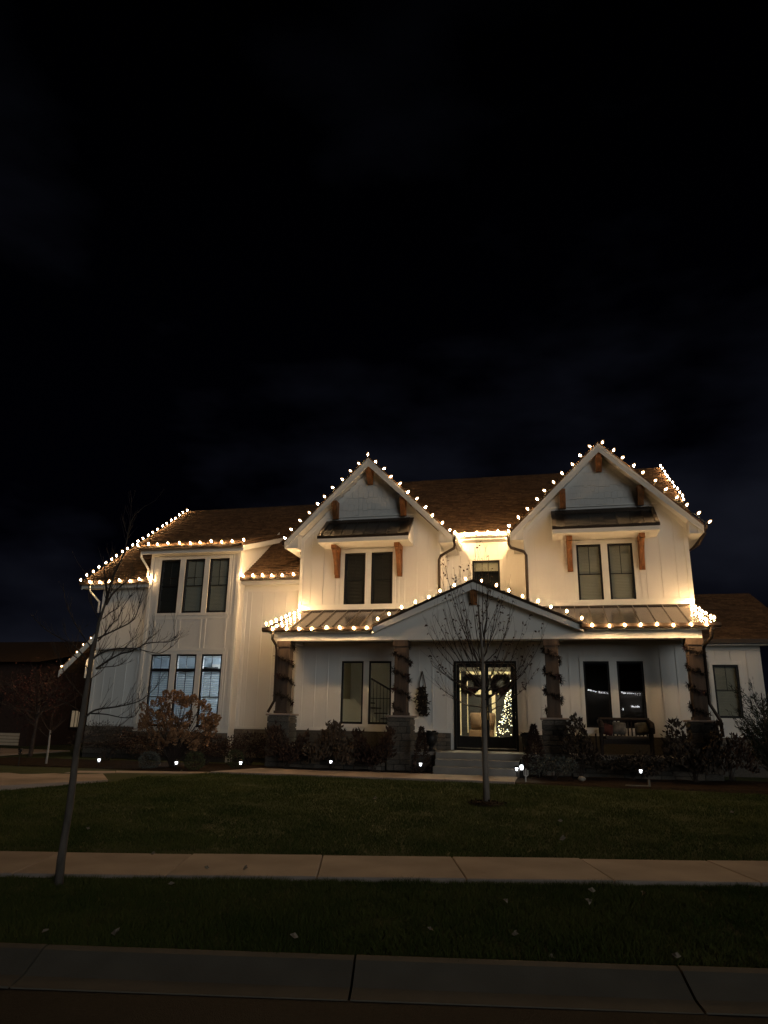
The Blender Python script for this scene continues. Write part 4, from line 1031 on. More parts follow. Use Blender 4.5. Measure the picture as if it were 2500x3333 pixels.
# urns
def urn(base, label):
    u_ = thing('urn_planter', label, 'urn', base, 'black urns on the porch')
    MB().lathe([(.13, 0), (.13, .035), (.07, .06), (.055, .12), (.10, .17), (.155, .27), (.165, .36), (.15, .42), (.205, .47), (.205, .50), (.15, .49)], 20, base).build('urn_body', CAST, u_, True)
    b = MB()
    for k in range(60):
        a_ = R.uniform(0, 6.28); b.leaf(Vector(base) + Vector((math.cos(a_) * .1 * R.random(), math.sin(a_) * .1 * R.random(), .48)), Vector((math.cos(a_), math.sin(a_), R.uniform(.1, .9))), Vector((0, 0, 1)), .12, .05)
    b.build('dry_filling', GARL, u_)
urn((-3.20, 20.15, FLOOR), 'black urn planter left of the porch steps')
urn((-.62, 20.35, FLOOR), 'black urn planter right of the porch steps')
# bench with rolled arms
bn = thing('porch_bench', 'dark wicker bench with rolled arms below the right porch windows', 'bench', (1.92, 20.55, FLOOR))
bx0, bx1, by0, by1 = 1.28, 2.58, 20.30, 20.92
b = MB(); b.box(bx0 + .06, bx1 - .06, by0, by1, FLOOR + .30, FLOOR + .40); b.build('seat', WICKER, bn)
b = MB(); b.box(bx0 + .10, bx1 - .10, by0 - .03, by1 - .12, FLOOR + .401, FLOOR + .50)
cmm = bevel_mesh(b, .03); cmm.materials.append(CUSH); link('seat_cushion', cmm, bn)
b = MB(); b.tube([(bx0, by1 - .04, FLOOR + .92), (bx1, by1 - .04, FLOOR + .92)], .045, 8); b.bar((bx0 + .03, by1 - .04, FLOOR + .45), (bx1 - .03, by1 - .04, FLOOR + .45), .05, .06)
b.build('back_rail', WICKER, bn)
for k in range(13):
    xx = lerp(bx0 + .08, bx1 - .08, k / 12); MB().bar((xx, by1 - .04, FLOOR + .46), (xx, by1 - .04, FLOOR + .90), .035, .02, (0, 1, 0)).build('back_slat', WICKER, bn)
for xx, s in ((bx0 + .02, -1), (bx1 - .02, 1)):
    b = MB(); b.tube([(xx, by1, FLOOR + .86), (xx, by0 + .05, FLOOR + .80), (xx, by0 - .03, FLOOR + .70), (xx, by0, FLOOR + .58)], .075, 10); b.box(xx - .03, xx + .03, by0 + .02, by1, FLOOR + .40, FLOOR + .78); b.build('arm', WICKER, bn)
    for yy in (by0 + .04, by1 - .06): MB().bar((xx, yy, FLOOR), (xx, yy, FLOOR + .42), .05, .05, (0, 1, 0)).build('leg', WICKER, bn)
def pillow(c_, w, h, d, material, label, tilt):
    b = MB(); N = 8
    for sgn in (-1, 1):
        V = []
        for j in range(N + 1):
            for i in range(N + 1):
                u_, v_ = -1 + 2 * i / N, -1 + 2 * j / N
                V.append((u_ * w / 2 * (1 - .05 * v_ * v_), sgn * d / 2 * (max(0, (1 - u_ ** 4) * (1 - v_ ** 4))) ** .5, v_ * h / 2 * (1 - .05 * u_ * u_)))
        b.add(V, [(j * (N + 1) + i, j * (N + 1) + i + 1, (j + 1) * (N + 1) + i + 1, (j + 1) * (N + 1) + i) for j in range(N) for i in range(N)])
    o = b.build('pillow', material, None, True); o.location = c_; o.rotation_euler = (-.3, tilt, 0)
    tag(o, label, 'pillow', 'pillows on the porch bench')
pillow((1.78, 20.74, FLOOR + .69), .36, .34, .13, PILLOWA, 'pale checked pillow at the middle of the wicker bench', .1)
pillow((2.36, 20.74, FLOOR + .69), .34, .34, .13, PILLOWA, 'pale checked pillow by the right arm of the wicker bench', -.12)
pillow((1.46, 20.70, FLOOR + .66), .34, .30, .13, PILLOWR, 'dark red pillow by the left arm of the wicker bench', .25)
tb = thing('side_table', 'small white topped side table left of the wicker bench', 'table', (1.05, 20.6, FLOOR))
MB().box(.90, 1.20, 20.45, 20.75, 1.52, 1.62).build('table_top', WHITEP, tb)
for xx in (.94, 1.16):
    for yy in (20.5, 20.7): MB().bar((xx, yy, FLOOR), (xx, yy, 1.52), .03, .03, (0, 1, 0)).build('leg', CAST, tb)

# ------------------------------------------------------------------ trees
def twiggy(mb, lf, p, d, L, r, depth, upb=.25, spread=.6, leafp=0.0, seg=4):
    pts = [p]; rad = [r]; dd = d.normalized()
    for i in range(seg):
        dd = (dd + Vector((R.gauss(0, .12), R.gauss(0, .12), R.gauss(0, .08) + upb * .25))).normalized()
        pts.append(pts[-1] + dd * L / seg); rad.append(max(.0016, r * (1 - .75 * (i + 1) / seg)))
    mb.tube(pts, rad, 5 if r > .006 else 3, cap=False)
    if lf is not None and depth == 0 and R.random() < leafp:
        for k in range(R.randint(1, 3)):
            q = pts[-1 - R.randint(0, 1)]; lf.leaf(q, Vector((R.gauss(0, 1), R.gauss(0, 1), -1)), Vector((R.gauss(0, 1), R.gauss(0, 1), 0)), R.uniform(.04, .08), R.uniform(.02, .04))
    if depth > 0:
        for k in range(R.randint(2, 4)):
            t_ = R.uniform(.25, .95); i = min(seg - 1, int(t_ * seg)); q = lerp(pts[i], pts[i + 1], t_ * seg - i)
            ax = Vector((R.gauss(0, 1), R.gauss(0, 1), R.gauss(0, .6)))
            nd = (dd + ax.normalized() * spread + Vector((0, 0, upb * .6))).normalized()
            twiggy(mb, lf, q, nd, L * R.uniform(.35, .6), max(.0018, r * .5), depth - 1, upb, spread, leafp, 3)
# --- kerbside tree on the left
TL = thing('street_tree', 'leaning bare young tree on the kerb strip at left', 'tree', tuple(on_ground(190, 2882)))
YT = TL.location.y
TL['_base'] = list(TL.location)
def tp(px, py, dy=0.0):
    return at(px, py, YT + dy)
trunk = [(190, 2890), (199, 2800), (211, 2720), (226, 2632), (240, 2520), (249, 2444), (266, 2350), (278, 2266), (292, 2180), (301.5, 2110), (313, 2075), (322, 2025), (335, 1988), (344, 1960)]
tw = [17, 15, 14, 13.5, 12.5, 12, 11, 10, 9, 7.6, 6.2, 5.2, 4.6, 4.2]
pxm = lambda p: (p - CAM).dot(_w) / F_PX
P_ = [tp(*q) for q in trunk]
MB().tube(P_, [.88 * w * pxm(p) * (1 + .05 * math.sin(i * 2.3)) for i, (w, p) in enumerate(zip(tw, P_))], 10).build('trunk', BARKT, TL, True)
br = MB()
BR = [([(344, 1960), (347.6, 1940), (345, 1912), (343, 1891), (338, 1850), (336, 1812)], 3.0, .1), ([(344, 1962), (352, 1938), (358, 1912), (375, 1861), (398, 1816), (412, 1765), (420, 1720), (437, 1679), (476, 1644)], 3.2, -.15),
      ([(347, 1967), (366, 1934), (394, 1907), (420, 1886), (440, 1862)], 3.4, .25), ([(335, 2014), (362, 1992), (386, 1976), (383, 1947), (383, 1930)], 1.7, -.2),
      ([(319, 2086), (335, 2070), (367, 2028), (384, 2014), (404, 1970), (438, 1925)], 2.3, .3), ([(320, 2077), (351, 2062), (391, 2043), (424, 2026), (442, 2005), (454, 1965), (469, 1916)], 2.5, -.25), ([(454, 1961), (444, 1912)], 1.0, -.25),
      ([(304, 2142), (326, 2128), (358, 2115), (404, 2110), (445, 2110), (474, 2095), (518, 2090), (550, 2089), (578, 2072)], 2.8, .1), ([(474, 2095), (483, 2079), (487, 2053)], 1.1, .1), ([(487, 2076), (511, 2062)], .9, .1),
      ([(313, 2176), (351, 2151), (393, 2128), (422, 2122), (447, 2111), (467, 2117), (521, 2126), (560, 2103)], 2.6, -.2), ([(315, 2178), (344, 2171), (386, 2166), (413, 2148), (433, 2120)], 1.5, .35),
      ([(281, 2145), (237, 2098), (198, 2078), (143, 2044), (99, 1999)], 2.0, .4), ([(290, 2180), (262, 2150), (232, 2128), (215, 2100)], 1.8, -.3), ([(300, 2110), (270, 2070), (240, 2020), (215, 1960), (205, 1900)], 1.6, .5),
      ([(277, 2335), (311, 2311), (375, 2301), (425, 2291), (464, 2276), (505, 2240)], 2.8, .15), ([(296, 2322), (346, 2325), (395, 2335), (435, 2333), (454, 2306)], 1.9, -.2), ([(262, 2419), (296, 2390), (346, 2380), (385, 2365), (430, 2330)], 2.2, .2),
      ([(250, 2440), (300, 2425), (350, 2410), (400, 2400)], 1.6, .3), ([(284, 2215), (330, 2185), (352, 2150)], 1.4, .2), ([(272, 2270), (232, 2225), (205, 2180), (190, 2130)], 1.7, -.3), ([(266, 2320), (220, 2290), (170, 2268), (130, 2235)], 1.6, .3), ([(323, 2020), (300, 1970), (290, 1920), (275, 1860)], 1.3, .3), ([(404, 2110), (430, 2080), (445, 2052)], .9, .1), ([(351, 2062), (370, 2020), (372, 1990)], .9, .2), ([(385, 2045), (405, 2020)], .8, -.2)]
for pl, w, dy in BR:
    n_ = len(pl)
    P_ = [tp(x, y, dy * i / (n_ - 1) * 2.2) for i, (x, y) in enumerate(pl)]
    # smooth the polyline
    Q = []
    for i in range(n_ - 1):
        p0, p1, p2, p3 = P_[max(i - 1, 0)], P_[i], P_[i + 1], P_[min(i + 2, n_ - 1)]
        for k in range(4):
            t_ = k / 4; Q.append(.5 * ((2 * p1) + (p2 - p0) * t_ + (2 * p0 - 5 * p1 + 4 * p2 - p3) * t_ ** 2 + (3 * p1 - p0 - 3 * p2 + p3) * t_ ** 3))
    Q.append(P_[-1]); rad = [max(.0030, 1.25 * w * pxm(q) * (1 - .72 * i / (len(Q) - 1))) for i, q in enumerate(Q)]
    br.tube(Q, rad, 6, cap=False)
    for k in range(int(len(Q) * .75)):
        i = R.randrange(2, len(Q)); d = (Q[i] - Q[i - 1]).normalized()
        nd = d + Vector((R.gauss(0, .6), R.gauss(0, .6), R.uniform(.1, .9)))
        twiggy(br, None, Q[i], nd, R.uniform(.08, .30), max(.0028, rad[i] * .5), 1 if R.random() < .35 else 0, .5, .5)
br.build('branches', BARK, TL, True)
# --- small tree in the lawn
cb0 = on_ground(1585, 2618)
TC = thing('lawn_tree', 'small vase shaped bare tree in a mulch ring on the lawn', 'tree', tuple(cb0))
YC2 = cb0.y
tr_px = [(1585, 2622), (1581, 2520), (1578, 2440), (1575, 2330), (1573, 2220), (1571, 2140), (1567, 2078), (1560, 2016), (1558, 1978), (1560, 1905)]
P_ = [at(x, y, YC2) for x, y in tr_px]; rw_ = [11.5, 9.8, 9.2, 8.4, 7, 5.5, 4, 2.8, 2, .8]
MB().tube(P_, [w * pxm(p) for w, p in zip(rw_, P_)], 10).build('trunk', BARKY, TC, True)
br = MB(); lf = MB()
tops = [(1432, 1868), (1448, 1842), (1478, 1850), (1492, 1845), (1528, 1838), (1543, 1780), (1568, 1815), (1592, 1808), (1638, 1920), (1668, 1955), (1470, 1900), (1403, 2035), (1415, 2000), (1395, 2060), (1655, 2045), (1700, 2060), (1680, 2050), (1735, 2095), (1770, 2065), (1400, 2150), (1415, 2210), (1395, 2110), (1720, 2160), (1690, 2180), (1440, 1980), (1500, 1930), (1620, 1960), (1590, 1900), (1740, 2190), (1470, 2020)]
for i, (x, y) in enumerate(tops):
    sy = min(2350, 2120 + (abs(x - 1570) * .85) + R.uniform(-50, 60)); sy = max(sy, y + 90)
    st = at(1573, sy, YC2); dy = R.uniform(-1.0, 1.0) * (.25 + abs(x - 1570) / 250 * .5)
    en = at(x, y, YC2 + dy); mid = lerp(st, en, .45) + Vector(((en.x - st.x) * .16, dy * .15, -.10 - abs(en.x - st.x) * .12))
    Q = []
    for k in range(13):
        t_ = k / 12; q = st * (1 - t_) ** 2 + mid * 2 * t_ * (1 - t_) + en * t_ ** 2
        Q.append(q + Vector((R.gauss(0, .008), R.gauss(0, .008), R.gauss(0, .008))))
    r0 = R.uniform(.011, .017); rad = [max(.003, r0 * (1 - .8 * k / 12)) for k in range(13)]
    br.tube(Q, rad, 5, cap=False)
    for k in range(8):
        j = R.randrange(3, 12); d = (Q[j + 1] - Q[j]).normalized()
        twiggy(br, lf, Q[j], d + Vector((R.gauss(0, .35), R.gauss(0, .45), R.uniform(.1, .5))), R.uniform(.25, .65), max(.0032, rad[j] * .55), 1 if R.random() < .35 else 0, .45, .45, .5)
    for k in range(R.randint(1, 4)):
        q = Q[-1 - k]; lf.leaf(q, Vector((R.gauss(0, 1), R.gauss(0, 1), -.8)), Vector((R.gauss(0, 1), 0, R.gauss(0, 1))), R.uniform(.05, .09), R.uniform(.025, .045))
br.build('branches', TWIG, TC, True); lf.build('withered_leaves', DEADLEAF, TC)
b = MB()
for k in range(260):
    a_ = R.uniform(0, 6.28); q = .36 * R.random() ** .5; p = cb0 + Vector((math.cos(a_) * q, math.sin(a_) * q, .02 + .03 * (1 - q / .4))); b.leaf(p, Vector((R.gauss(0, 1), R.gauss(0, 1), R.uniform(-.1, .5))), Vector((0, 0, 1)), .07, .03)
b.lathe([(.37, -.03), (.32, .02), (.15, .045), (.02, .055)], 24, tuple(cb0)); b.build('mulch_ring', MULCH, TC)

# ------------------------------------------------------------------ shrubs
def shrub(name, label, base, w, h, material, leaf=.07, n_=700, shape='mound', stems=10, cat='shrub', wleaf=.5, depth=None, group=None):
    base = Vector(base); t_ = thing(name, label, cat, tuple(base), group); depth = depth or w * .8
    s = MB(); f = MB()
    lobes = [(Vector((R.uniform(-.32, .32) * w, R.uniform(-.32, .32) * depth, R.uniform(.35, .8) * h)), R.uniform(.20, .36)) for _ in range(9)]
    for k in range(stems):
        c_, _ = R.choice(lobes); e = base + c_ * R.uniform(.8, 1.15)
        q = base + Vector((R.uniform(-.08, .08), R.uniform(-.08, .08), 0)); s.tube([q, lerp(q, e, .5) + Vector((R.gauss(0, .03), R.gauss(0, .03), .03)), e], [.010, .007, .003], 4)
    s.build('stems', TWIG, t_)
    for k in range(int(n_ * (1.6 if shape in ('ball', 'cone') else 1.8))):
        if shape == 'mound':
            c_, rr_ = R.choice(lobes); d = Vector((R.gauss(0, 1), R.gauss(0, 1), R.gauss(0, 1))).normalized(); rad = rr_ * R.uniform(.55, 1.05)
            p = base + c_ + Vector((d.x * rad * w, d.y * rad * depth, d.z * rad * h * .9))
        elif shape == 'cone':
            q = R.random() ** .75; a_ = R.uniform(0, 6.28); rad = (1 - q) * w / 2 * R.uniform(.6, 1.05) + .02; d = Vector((math.cos(a_), math.sin(a_), .55)); p = base + Vector((math.cos(a_) * rad, math.sin(a_) * rad, q * h))
        elif shape == 'ball':
            d = Vector((R.gauss(0, 1), R.gauss(0, 1), R.gauss(0, 1))).normalized(); p = base + Vector((d.x * w / 2, d.y * w / 2, h / 2 + d.z * h / 2)) * 1.0 + d * R.uniform(-.05, .01)
        else:   # upright spikes
            x = R.uniform(-.5, .5) * w; y = R.uniform(-.5, .5) * depth; z_ = R.uniform(.15, 1.0) ** .7 * h * (.72 + .28 * math.sin(x * 6.1 + base.x * 3) ) ; p = base + Vector((x, y, z_)); d = Vector((x / w * .9 + R.gauss(0, .45), R.gauss(0, .45), 1))
        if p.z < base.z + .02: p.z = base.z + .02 + R.random() * .05
        dd = (d + Vector((R.gauss(0, .5), R.gauss(0, .5), R.gauss(.1, .4)))).normalized()
        f.leaf(p, dd, Vector((R.gauss(0, 1), R.gauss(0, 1), R.gauss(.4, 1))), leaf * R.uniform(.6, 1.35), leaf * wleaf * R.uniform(.7, 1.2))
    f.build('foliage', material, t_)
    return t_
def gb(px, Y, py=2500):
    p = at(px, py, Y); return (p.x, Y, .45)
shrub('leafy_shrub', 'reddish brown shrub at the foot of the leftmost pier', gb(930, 19.45), 1.0, 1.15, REDBR, .11, 620, 'spike')
shrub('leafy_shrub', 'brown pointed leaf shrub in front of the left porch windows', gb(1080, 19.4), 1.25, 1.22, BRNLT, .14, 700, 'spike')
shrub('leafy_shrub', 'reddish shrub just left of the second pier', gb(1215, 19.5), 1.0, 1.10, REDBR, .12, 600, 'spike')
shrub('leafy_shrub', 'dark low shrub below the bay windows', gb(470, 20.2), 2.4, 1.0, REDBR, .07, 800)
shrub('leafy_shrub', 'dark low shrub right of the hydrangea under the bay', gb(670, 20.3), 2.0, .8, REDBR, .08, 700)
shrub('leafy_shrub', 'dark shrub between the bay and the porch', gb(810, 20.6), 1.7, .85, REDBR, .08, 700)
shrub('leafy_shrub', 'dark shrub at the left corner of the wing', gb(345, 20.3), 2.0, 1.15, BRNLF, .06, 700)
shrub('boxwood_ball', 'small grey green ball shrub left of the hydrangea stem', gb(483, 17.75), .50, .42, GRYLF, .045, 620, 'ball', 4)
shrub('boxwood_ball', 'small green ball shrub right of the hydrangea stem', gb(632, 17.75), .48, .44, GRNLF, .045, 620, 'ball', 4)
shrub('boxwood_ball', 'small green ball shrub where the front walk begins', gb(765, 19.2, 2490), .44, .46, GRNLF, .045, 560, 'ball', 4)
shrub('dwarf_conifer', 'small dark cone shaped conifer left of the porch steps', gb(1372, 19.35), .55, 1.15, REDBR, .06, 900, 'cone', 3)
shrub('dwarf_conifer', 'reddish cone shaped shrub right of the porch steps', gb(1742, 19.45), .75, 1.25, REDBR, .07, 1100, 'cone', 3)
shrub('silver_plant', 'low grey leaved plant right of the porch steps', gb(1800, 18.6, 2520), 1.0, .55, GRYLF, .06, 600)
shrub('leafy_shrub', 'upright brown shrub in front of the third pier', gb(1892, 19.4), .85, 1.50, BRNLF, .11, 520, 'spike')
shrub('leafy_shrub', 'low dark shrub below the porch bench', gb(2050, 19.3), 1.5, .62, BRNLF, .09, 700)
shrub('leafy_shrub', 'large brown pointed leaf shrub at the rightmost pier', gb(2262, 19.4), 1.3, 1.42, BRNLF, .13, 520, 'spike')
shrub('leafy_shrub', 'dark shrub at the corner right of the porch', gb(2380, 20.3), 1.1, 1.1, REDBR, .10, 600, 'spike')
# tall juniper at the right edge
def juniper(base, label, h, w):
    t_ = thing('juniper', label, 'shrub', base); f = MB(); s = MB(); B = Vector(base)
    for k in range(70):
        z0_ = R.uniform(.1, .75) * h; a_ = R.uniform(0, 6.28); L = R.uniform(.4, 1.0) * w * .75; d = Vector((math.cos(a_), math.sin(a_), R.uniform(.5, 1.3))).normalized()
        pts = [B + Vector((0, 0, z0_)), B + Vector((0, 0, z0_)) + d * L * .5, B + Vector((0, 0, z0_)) + (d + Vector((0, 0, .35))).normalized() * L]
        s.tube(pts, [.012, .008, .003], 4)
        for q in range(60):
            u_ = R.random(); p = lerp(pts[0], pts[2], u_) ; f.leaf(p + Vector((R.gauss(0, .035), R.gauss(0, .035), R.gauss(0, .035))), d + Vector((R.gauss(0, .4), R.gauss(0, .4), R.gauss(.2, .4))), Vector((R.gauss(0, 1), R.gauss(0, 1), 0)), R.uniform(.06, .14), .02)
    s.tube([B, B + Vector((0, 0, h * .9))], [.04, .01], 6); s.build('stems', TWIG, t_); f.build('foliage', EVER, t_)
pj = at(2475, 2500, 18.6); juniper((pj.x + .22, 18.6, .45), 'dark feathery juniper at the right edge of the bed', 2.3, 1.6)
# hydrangea with dried flower heads
hb = Vector(gb(560, 18.6, 2490)); hy = thing('hydrangea', 'hydrangea bush with tan dried flower heads before the bay windows', 'shrub', tuple(hb))
fm = MB()
for k in range(130):
    t_ = R.random(); a_ = R.uniform(0, 6.28); rad = .085 * (1 - t_ * .75) * R.uniform(.7, 1.05)
    p = Vector((math.cos(a_) * rad, math.sin(a_) * rad, t_ * .20)); fm.leaf(p, Vector((math.cos(a_), math.sin(a_), R.uniform(-.3, .6))), Vector((R.gauss(0, 1), R.gauss(0, 1), 1)), .045, .04)
FLM = bpy.data.meshes.new('flower_head'); FLM.from_pydata(fm.v, [], fm.f); FLM.materials.append(HYD)
s = MB(); tips = []
for k in range(86):
    px = R.uniform(458, 694); tcen = (px - 572) / 115; py = R.uniform(2268 + 55 * tcen * tcen, 2390)
    if R.random() < .22: py = R.uniform(2370, 2435)
    e = at(px, py, 18.6 + R.uniform(-.5, .5)); q = hb + Vector((R.uniform(-.06, .06), R.uniform(-.06, .06), 0))
    s.tube([q, lerp(q, e, .45) + Vector((0, 0, .12)), e], [.013, .008, .004], 4)
    d = (e - lerp(q, e, .5)).normalized() + Vector((R.gauss(0, .25), R.gauss(0, .25), -.1 if R.random() < .4 else .3))
    sc = R.uniform(.85, 1.45); link('flower_head', FLM, hy, e, d.to_track_quat('Z', 'Y').to_euler(), (sc, sc, sc))
s.build('stems', TWIG, hy)
f = MB()
for k in range(120):
    px = R.uniform(470, 680); p = at(px, R.uniform(2320, 2430), 18.6 + R.uniform(-.4, .4)); f.leaf(p, Vector((R.gauss(0, 1), R.gauss(0, 1), R.gauss(-.4, .6))), Vector((R.gauss(0, 1), R.gauss(0, 1), 1)), .10, .05)
f.build('foliage', BRNLT, hy)
# bare red maple behind at far left
rb = Vector((-16.5, 21.2, .45)); rt = thing('red_maple', 'dark red twiggy maple beyond the driveway at far left', 'tree', tuple(rb))
s = MB(); f = MB(); s.tube([rb, rb + Vector((.05, 0, 1.0)), rb + Vector((0, .1, 1.6))], [.07, .05, .035], 7)
for k in range(26):
    a_ = R.uniform(0, 6.28); d = Vector((math.cos(a_), math.sin(a_), R.uniform(.25, 1.1))); twiggy(s, f, rb + Vector((0, 0, R.uniform(.9, 1.7))), d, R.uniform(.8, 1.5), .022, 2, .3, .7, .9)
for k in range(900):
    d = Vector((R.gauss(0, 1), R.gauss(0, 1), R.gauss(0, .7))).normalized() * R.uniform(.4, 1.25); f.leaf(rb + Vector((-.1, 0, 2.0)) + d, Vector((R.gauss(0, 1), R.gauss(0, 1), -.5)), Vector((0, 0, 1)), .12, .06)
s.build('branches', TWIG, rt); f.build('foliage', mat('dark red leaf', (.055, .016, .014), .9, var=.4, scale=5), rt)
# slim pale sapling trunk
sp = at(147, 2508, 18.2); q = thing('sapling', 'thin pale bare sapling beside the driveway', 'tree', (sp.x, 18.2, .44))
top = at(164, 2376, 18.2); b = MB(); b.tube([(sp.x, 18.2, .40), lerp(Vector((sp.x, 18.2, .44)), top, .5) + Vector((.01, 0, 0)), top], [.032, .028, .02], 7); b.build('trunk', mat('pale bark', (.36, .32, .28), .8, var=.3, scale=16), q)
s = MB()
for k in range(10): twiggy(s, None, lerp(Vector((sp.x, 18.2, .44)), top, R.uniform(.7, 1)), Vector((R.gauss(0, 1), R.gauss(0, 1), 1.2)), R.uniform(.3, .8), .008, 1, .3, .6)
s.build('branches', TWIG, q)

# ------------------------------------------------------------------ path lights and small yard things
def path_light(base, label, lit=True, h=.36):
    base = tuple(base)
    t_ = thing('path_light', label, 'path light', base, 'solar path lights along the bed'); x, y, z = base
    MB().tube([(x, y, z - .03), (x, y, z + h - .10)], .011, 6).build('stake', CAST, t_)
    MB().lathe([(.045, h - .115), (.05, h - .10), (.048, h - .09)], 14, base).build('lantern_base', CAST, t_)
    MB().lathe([(.016, h - .085), (.028, h - .06), (.034, h - .035), (.036, h - .012)], 12, base).build('lens', PATHL if lit else CAST, t_, True)
    b = MB()
    for k in range(4):
        a_ = k * math.pi / 2 + .4; b.bar((x + .05 * math.cos(a_), y + .05 * math.sin(a_), z + h - .10), (x + .052 * math.cos(a_), y + .052 * math.sin(a_), z + h), .006, .006, (0, 1, 0))
    b.lathe([(.054, h - .050), (.054, h - .040)], 14, base)
    b.build('cage', CAST, t_)
    MB().lathe([(.072, h - .010), (.075, h), (.04, h + .03), (.012, h + .045)], 14, base).build('cap', CAST, t_, True)
pls = [((320, 2494), 17.7, 'path light at the driveway end of the bed'), ((573, 2494), 17.6, 'path light beside the hydrangea stem'), ((783, 2490), 18.4, 'path light at the left end of the front walk'), ((1077, 2480), 19.45, 'path light before the left porch base'),
       ((1369, 2488), 19.15, 'path light by the cone conifer left of the steps'), ((1682, 2503), 18.85, 'path light right of the porch steps'), ((2086, 2510), 18.9, 'path light below the porch bench')]
for (px, py), Y, lab in pls:
    p = at(px, py, Y); z_ = .45; hh = max(.22, min(.62, p.z - z_ + .045)); path_light((p.x, Y, z_), lab, True, hh)
p = at(60, 2490, 17.2); path_light((p.x, 17.2, .43), 'unlit black path light at the left edge', False, .42)
# small lantern next to the steps light
p = at(1698, 2500, 19.0); ln_ = thing('lantern', 'small black caged lantern right beside the steps path light', 'lantern', (p.x, 19.0, .45))
MB().box(p.x - .055, p.x + .055, 18.945, 19.055, .45, .62).build('lantern_base', CAST, ln_)
MB().lathe([(.03, .19), (.042, .23), (.042, .27), (.03, .30)], 10, (p.x, 19.0, .45)).build('lens', PATHL, ln_, True)
MB().lathe([(.07, .31), (.06, .36), (.02, .45)], 8, (p.x, 19.0, .45)).build('cap', CAST, ln_)
# white three pronged stake ornament
p = at(1711, 2538, 17.7); tz = .44; o_ = MB()
o_.tube([(p.x, 17.7, tz - .02), (p.x + .01, 17.7, tz + .30)], .012, 6)
for s in (-1, 0, 1): o_.tube([(p.x + .01, 17.7, tz + .13), (p.x + .012 + s * .042, 17.7, tz + .16), (p.x + .012 + s * .046, 17.7, tz + .27 + (.03 if s == 0 else 0))], .011, 6)
tag(o_.build('stake_ornament', WHITEP), 'white three pronged stake ornament on the lawn edge by the steps', 'ornament')
# rock, edging, fallen leaves
def rock(px, py, Y, s, label):
    p = at(px, py, Y); bm = bmesh.new(); bmesh.ops.create_icosphere(bm, subdivisions=3, radius=1)
    for v in bm.verts:
        n_ = 1 + .25 * mnoise.noise(v.co * 1.7 + Vector((px, 0, 0))); v.co = Vector((v.co.x * s * n_, v.co.y * s * .7 * n_, v.co.z * s * .55 * n_))
    me = bpy.data.meshes.new('rock'); bm.to_mesh(me); bm.free(); me.materials.append(mat('pale rock', (.30, .27, .23), .9, var=.25, scale=8, bump=.3)); me.polygons.foreach_set('use_smooth', [True] * len(me.polygons))
    o = link('rock', me); o.location = (p.x, Y, max(.44, p.z)); tag(o, label, 'rock')
rock(1894, 2535, 17.45, .09, 'pale rounded rock at the lawn edge right of the steps')
rock(590, 2515, 17.5, .05, 'small pale rock below the hydrangea path light')
ed = at(2100, 2538, 17.6); b = MB(); b.box(ed.x - .42, ed.x + .10, 17.58, 17.63, .42, .475); b.box(ed.x + .06, ed.x + .10, 17.57, 17.62, .42, .60); tag(b.build('bed_edging', mat('pale timber', (.22, .19, .15), .8)), 'short pale edging board with an upright stub at the bed edge', 'edging')
def leafobj(px, py, L, kind, a_):
    p = on_ground(px, py, .05 if kind == 'grass' else .06); b = MB(); d = Vector((math.cos(a_), math.sin(a_), R.uniform(.0, .5)))
    b.leaf(Vector((0, 0, 0)), d, Vector((R.gauss(0, .3), -1, R.uniform(.2, 1))), L, L * .6)
    b.leaf(d * L * .3, d + Vector((-.6, .4, .2)), Vector((0, -1, .6)), L * .6, L * .35); b.leaf(d * L * .3, d + Vector((.6, -.4, .1)), Vector((0, -1, .6)), L * .6, L * .35)
    o = b.build('fallen_leaf', PALELEAF); o.location = p
    return o
S7 = lambda x, y: (x * .7535, 2450 + y * .7535)
S8 = lambda x, y: (1250 + x * .7535, 2450 + y * .7535)
ORD = ['first', 'second', 'third', 'fourth', 'fifth', 'sixth', 'seventh', 'eighth', 'ninth', 'tenth', 'eleventh', 'twelfth']
for i, q in enumerate(sorted([S7(180, 778), S7(1290, 797), S8(915, 597), S8(1115, 605), S8(535, 640), S8(210, 765), S8(550, 783), S8(895, 647), S8(697, 885), S8(1285, 880), S7(725, 567), S7(495, 790)])):
    tag(leafobj(*q, R.uniform(.06, .10), 'grass', R.uniform(0, 6.28)), ORD[i] + ' pale curled leaf from the left on the kerb grass strip', 'leaf', 'fallen leaves on the kerb strip')
for i, q in enumerate([S7(390, 328), S7(1610, 198), S8(750, 293), S8(757, 375), S8(1495, 258)]):
    tag(leafobj(*q, R.uniform(.07, .11), 'grass', R.uniform(0, 6.28)), ORD[i] + ' pale curled leaf from the left on the main lawn', 'leaf', 'fallen leaves on the lawn')
for i, q in enumerate([S7(650, 440), S7(905, 497), S7(1048, 505)]):
    tag(leafobj(*q, R.uniform(.06, .08), 'walk', R.uniform(0, 6.28)), ORD[i] + ' small leaf from the left on the concrete sidewalk', 'leaf', 'fallen leaves on the sidewalk')

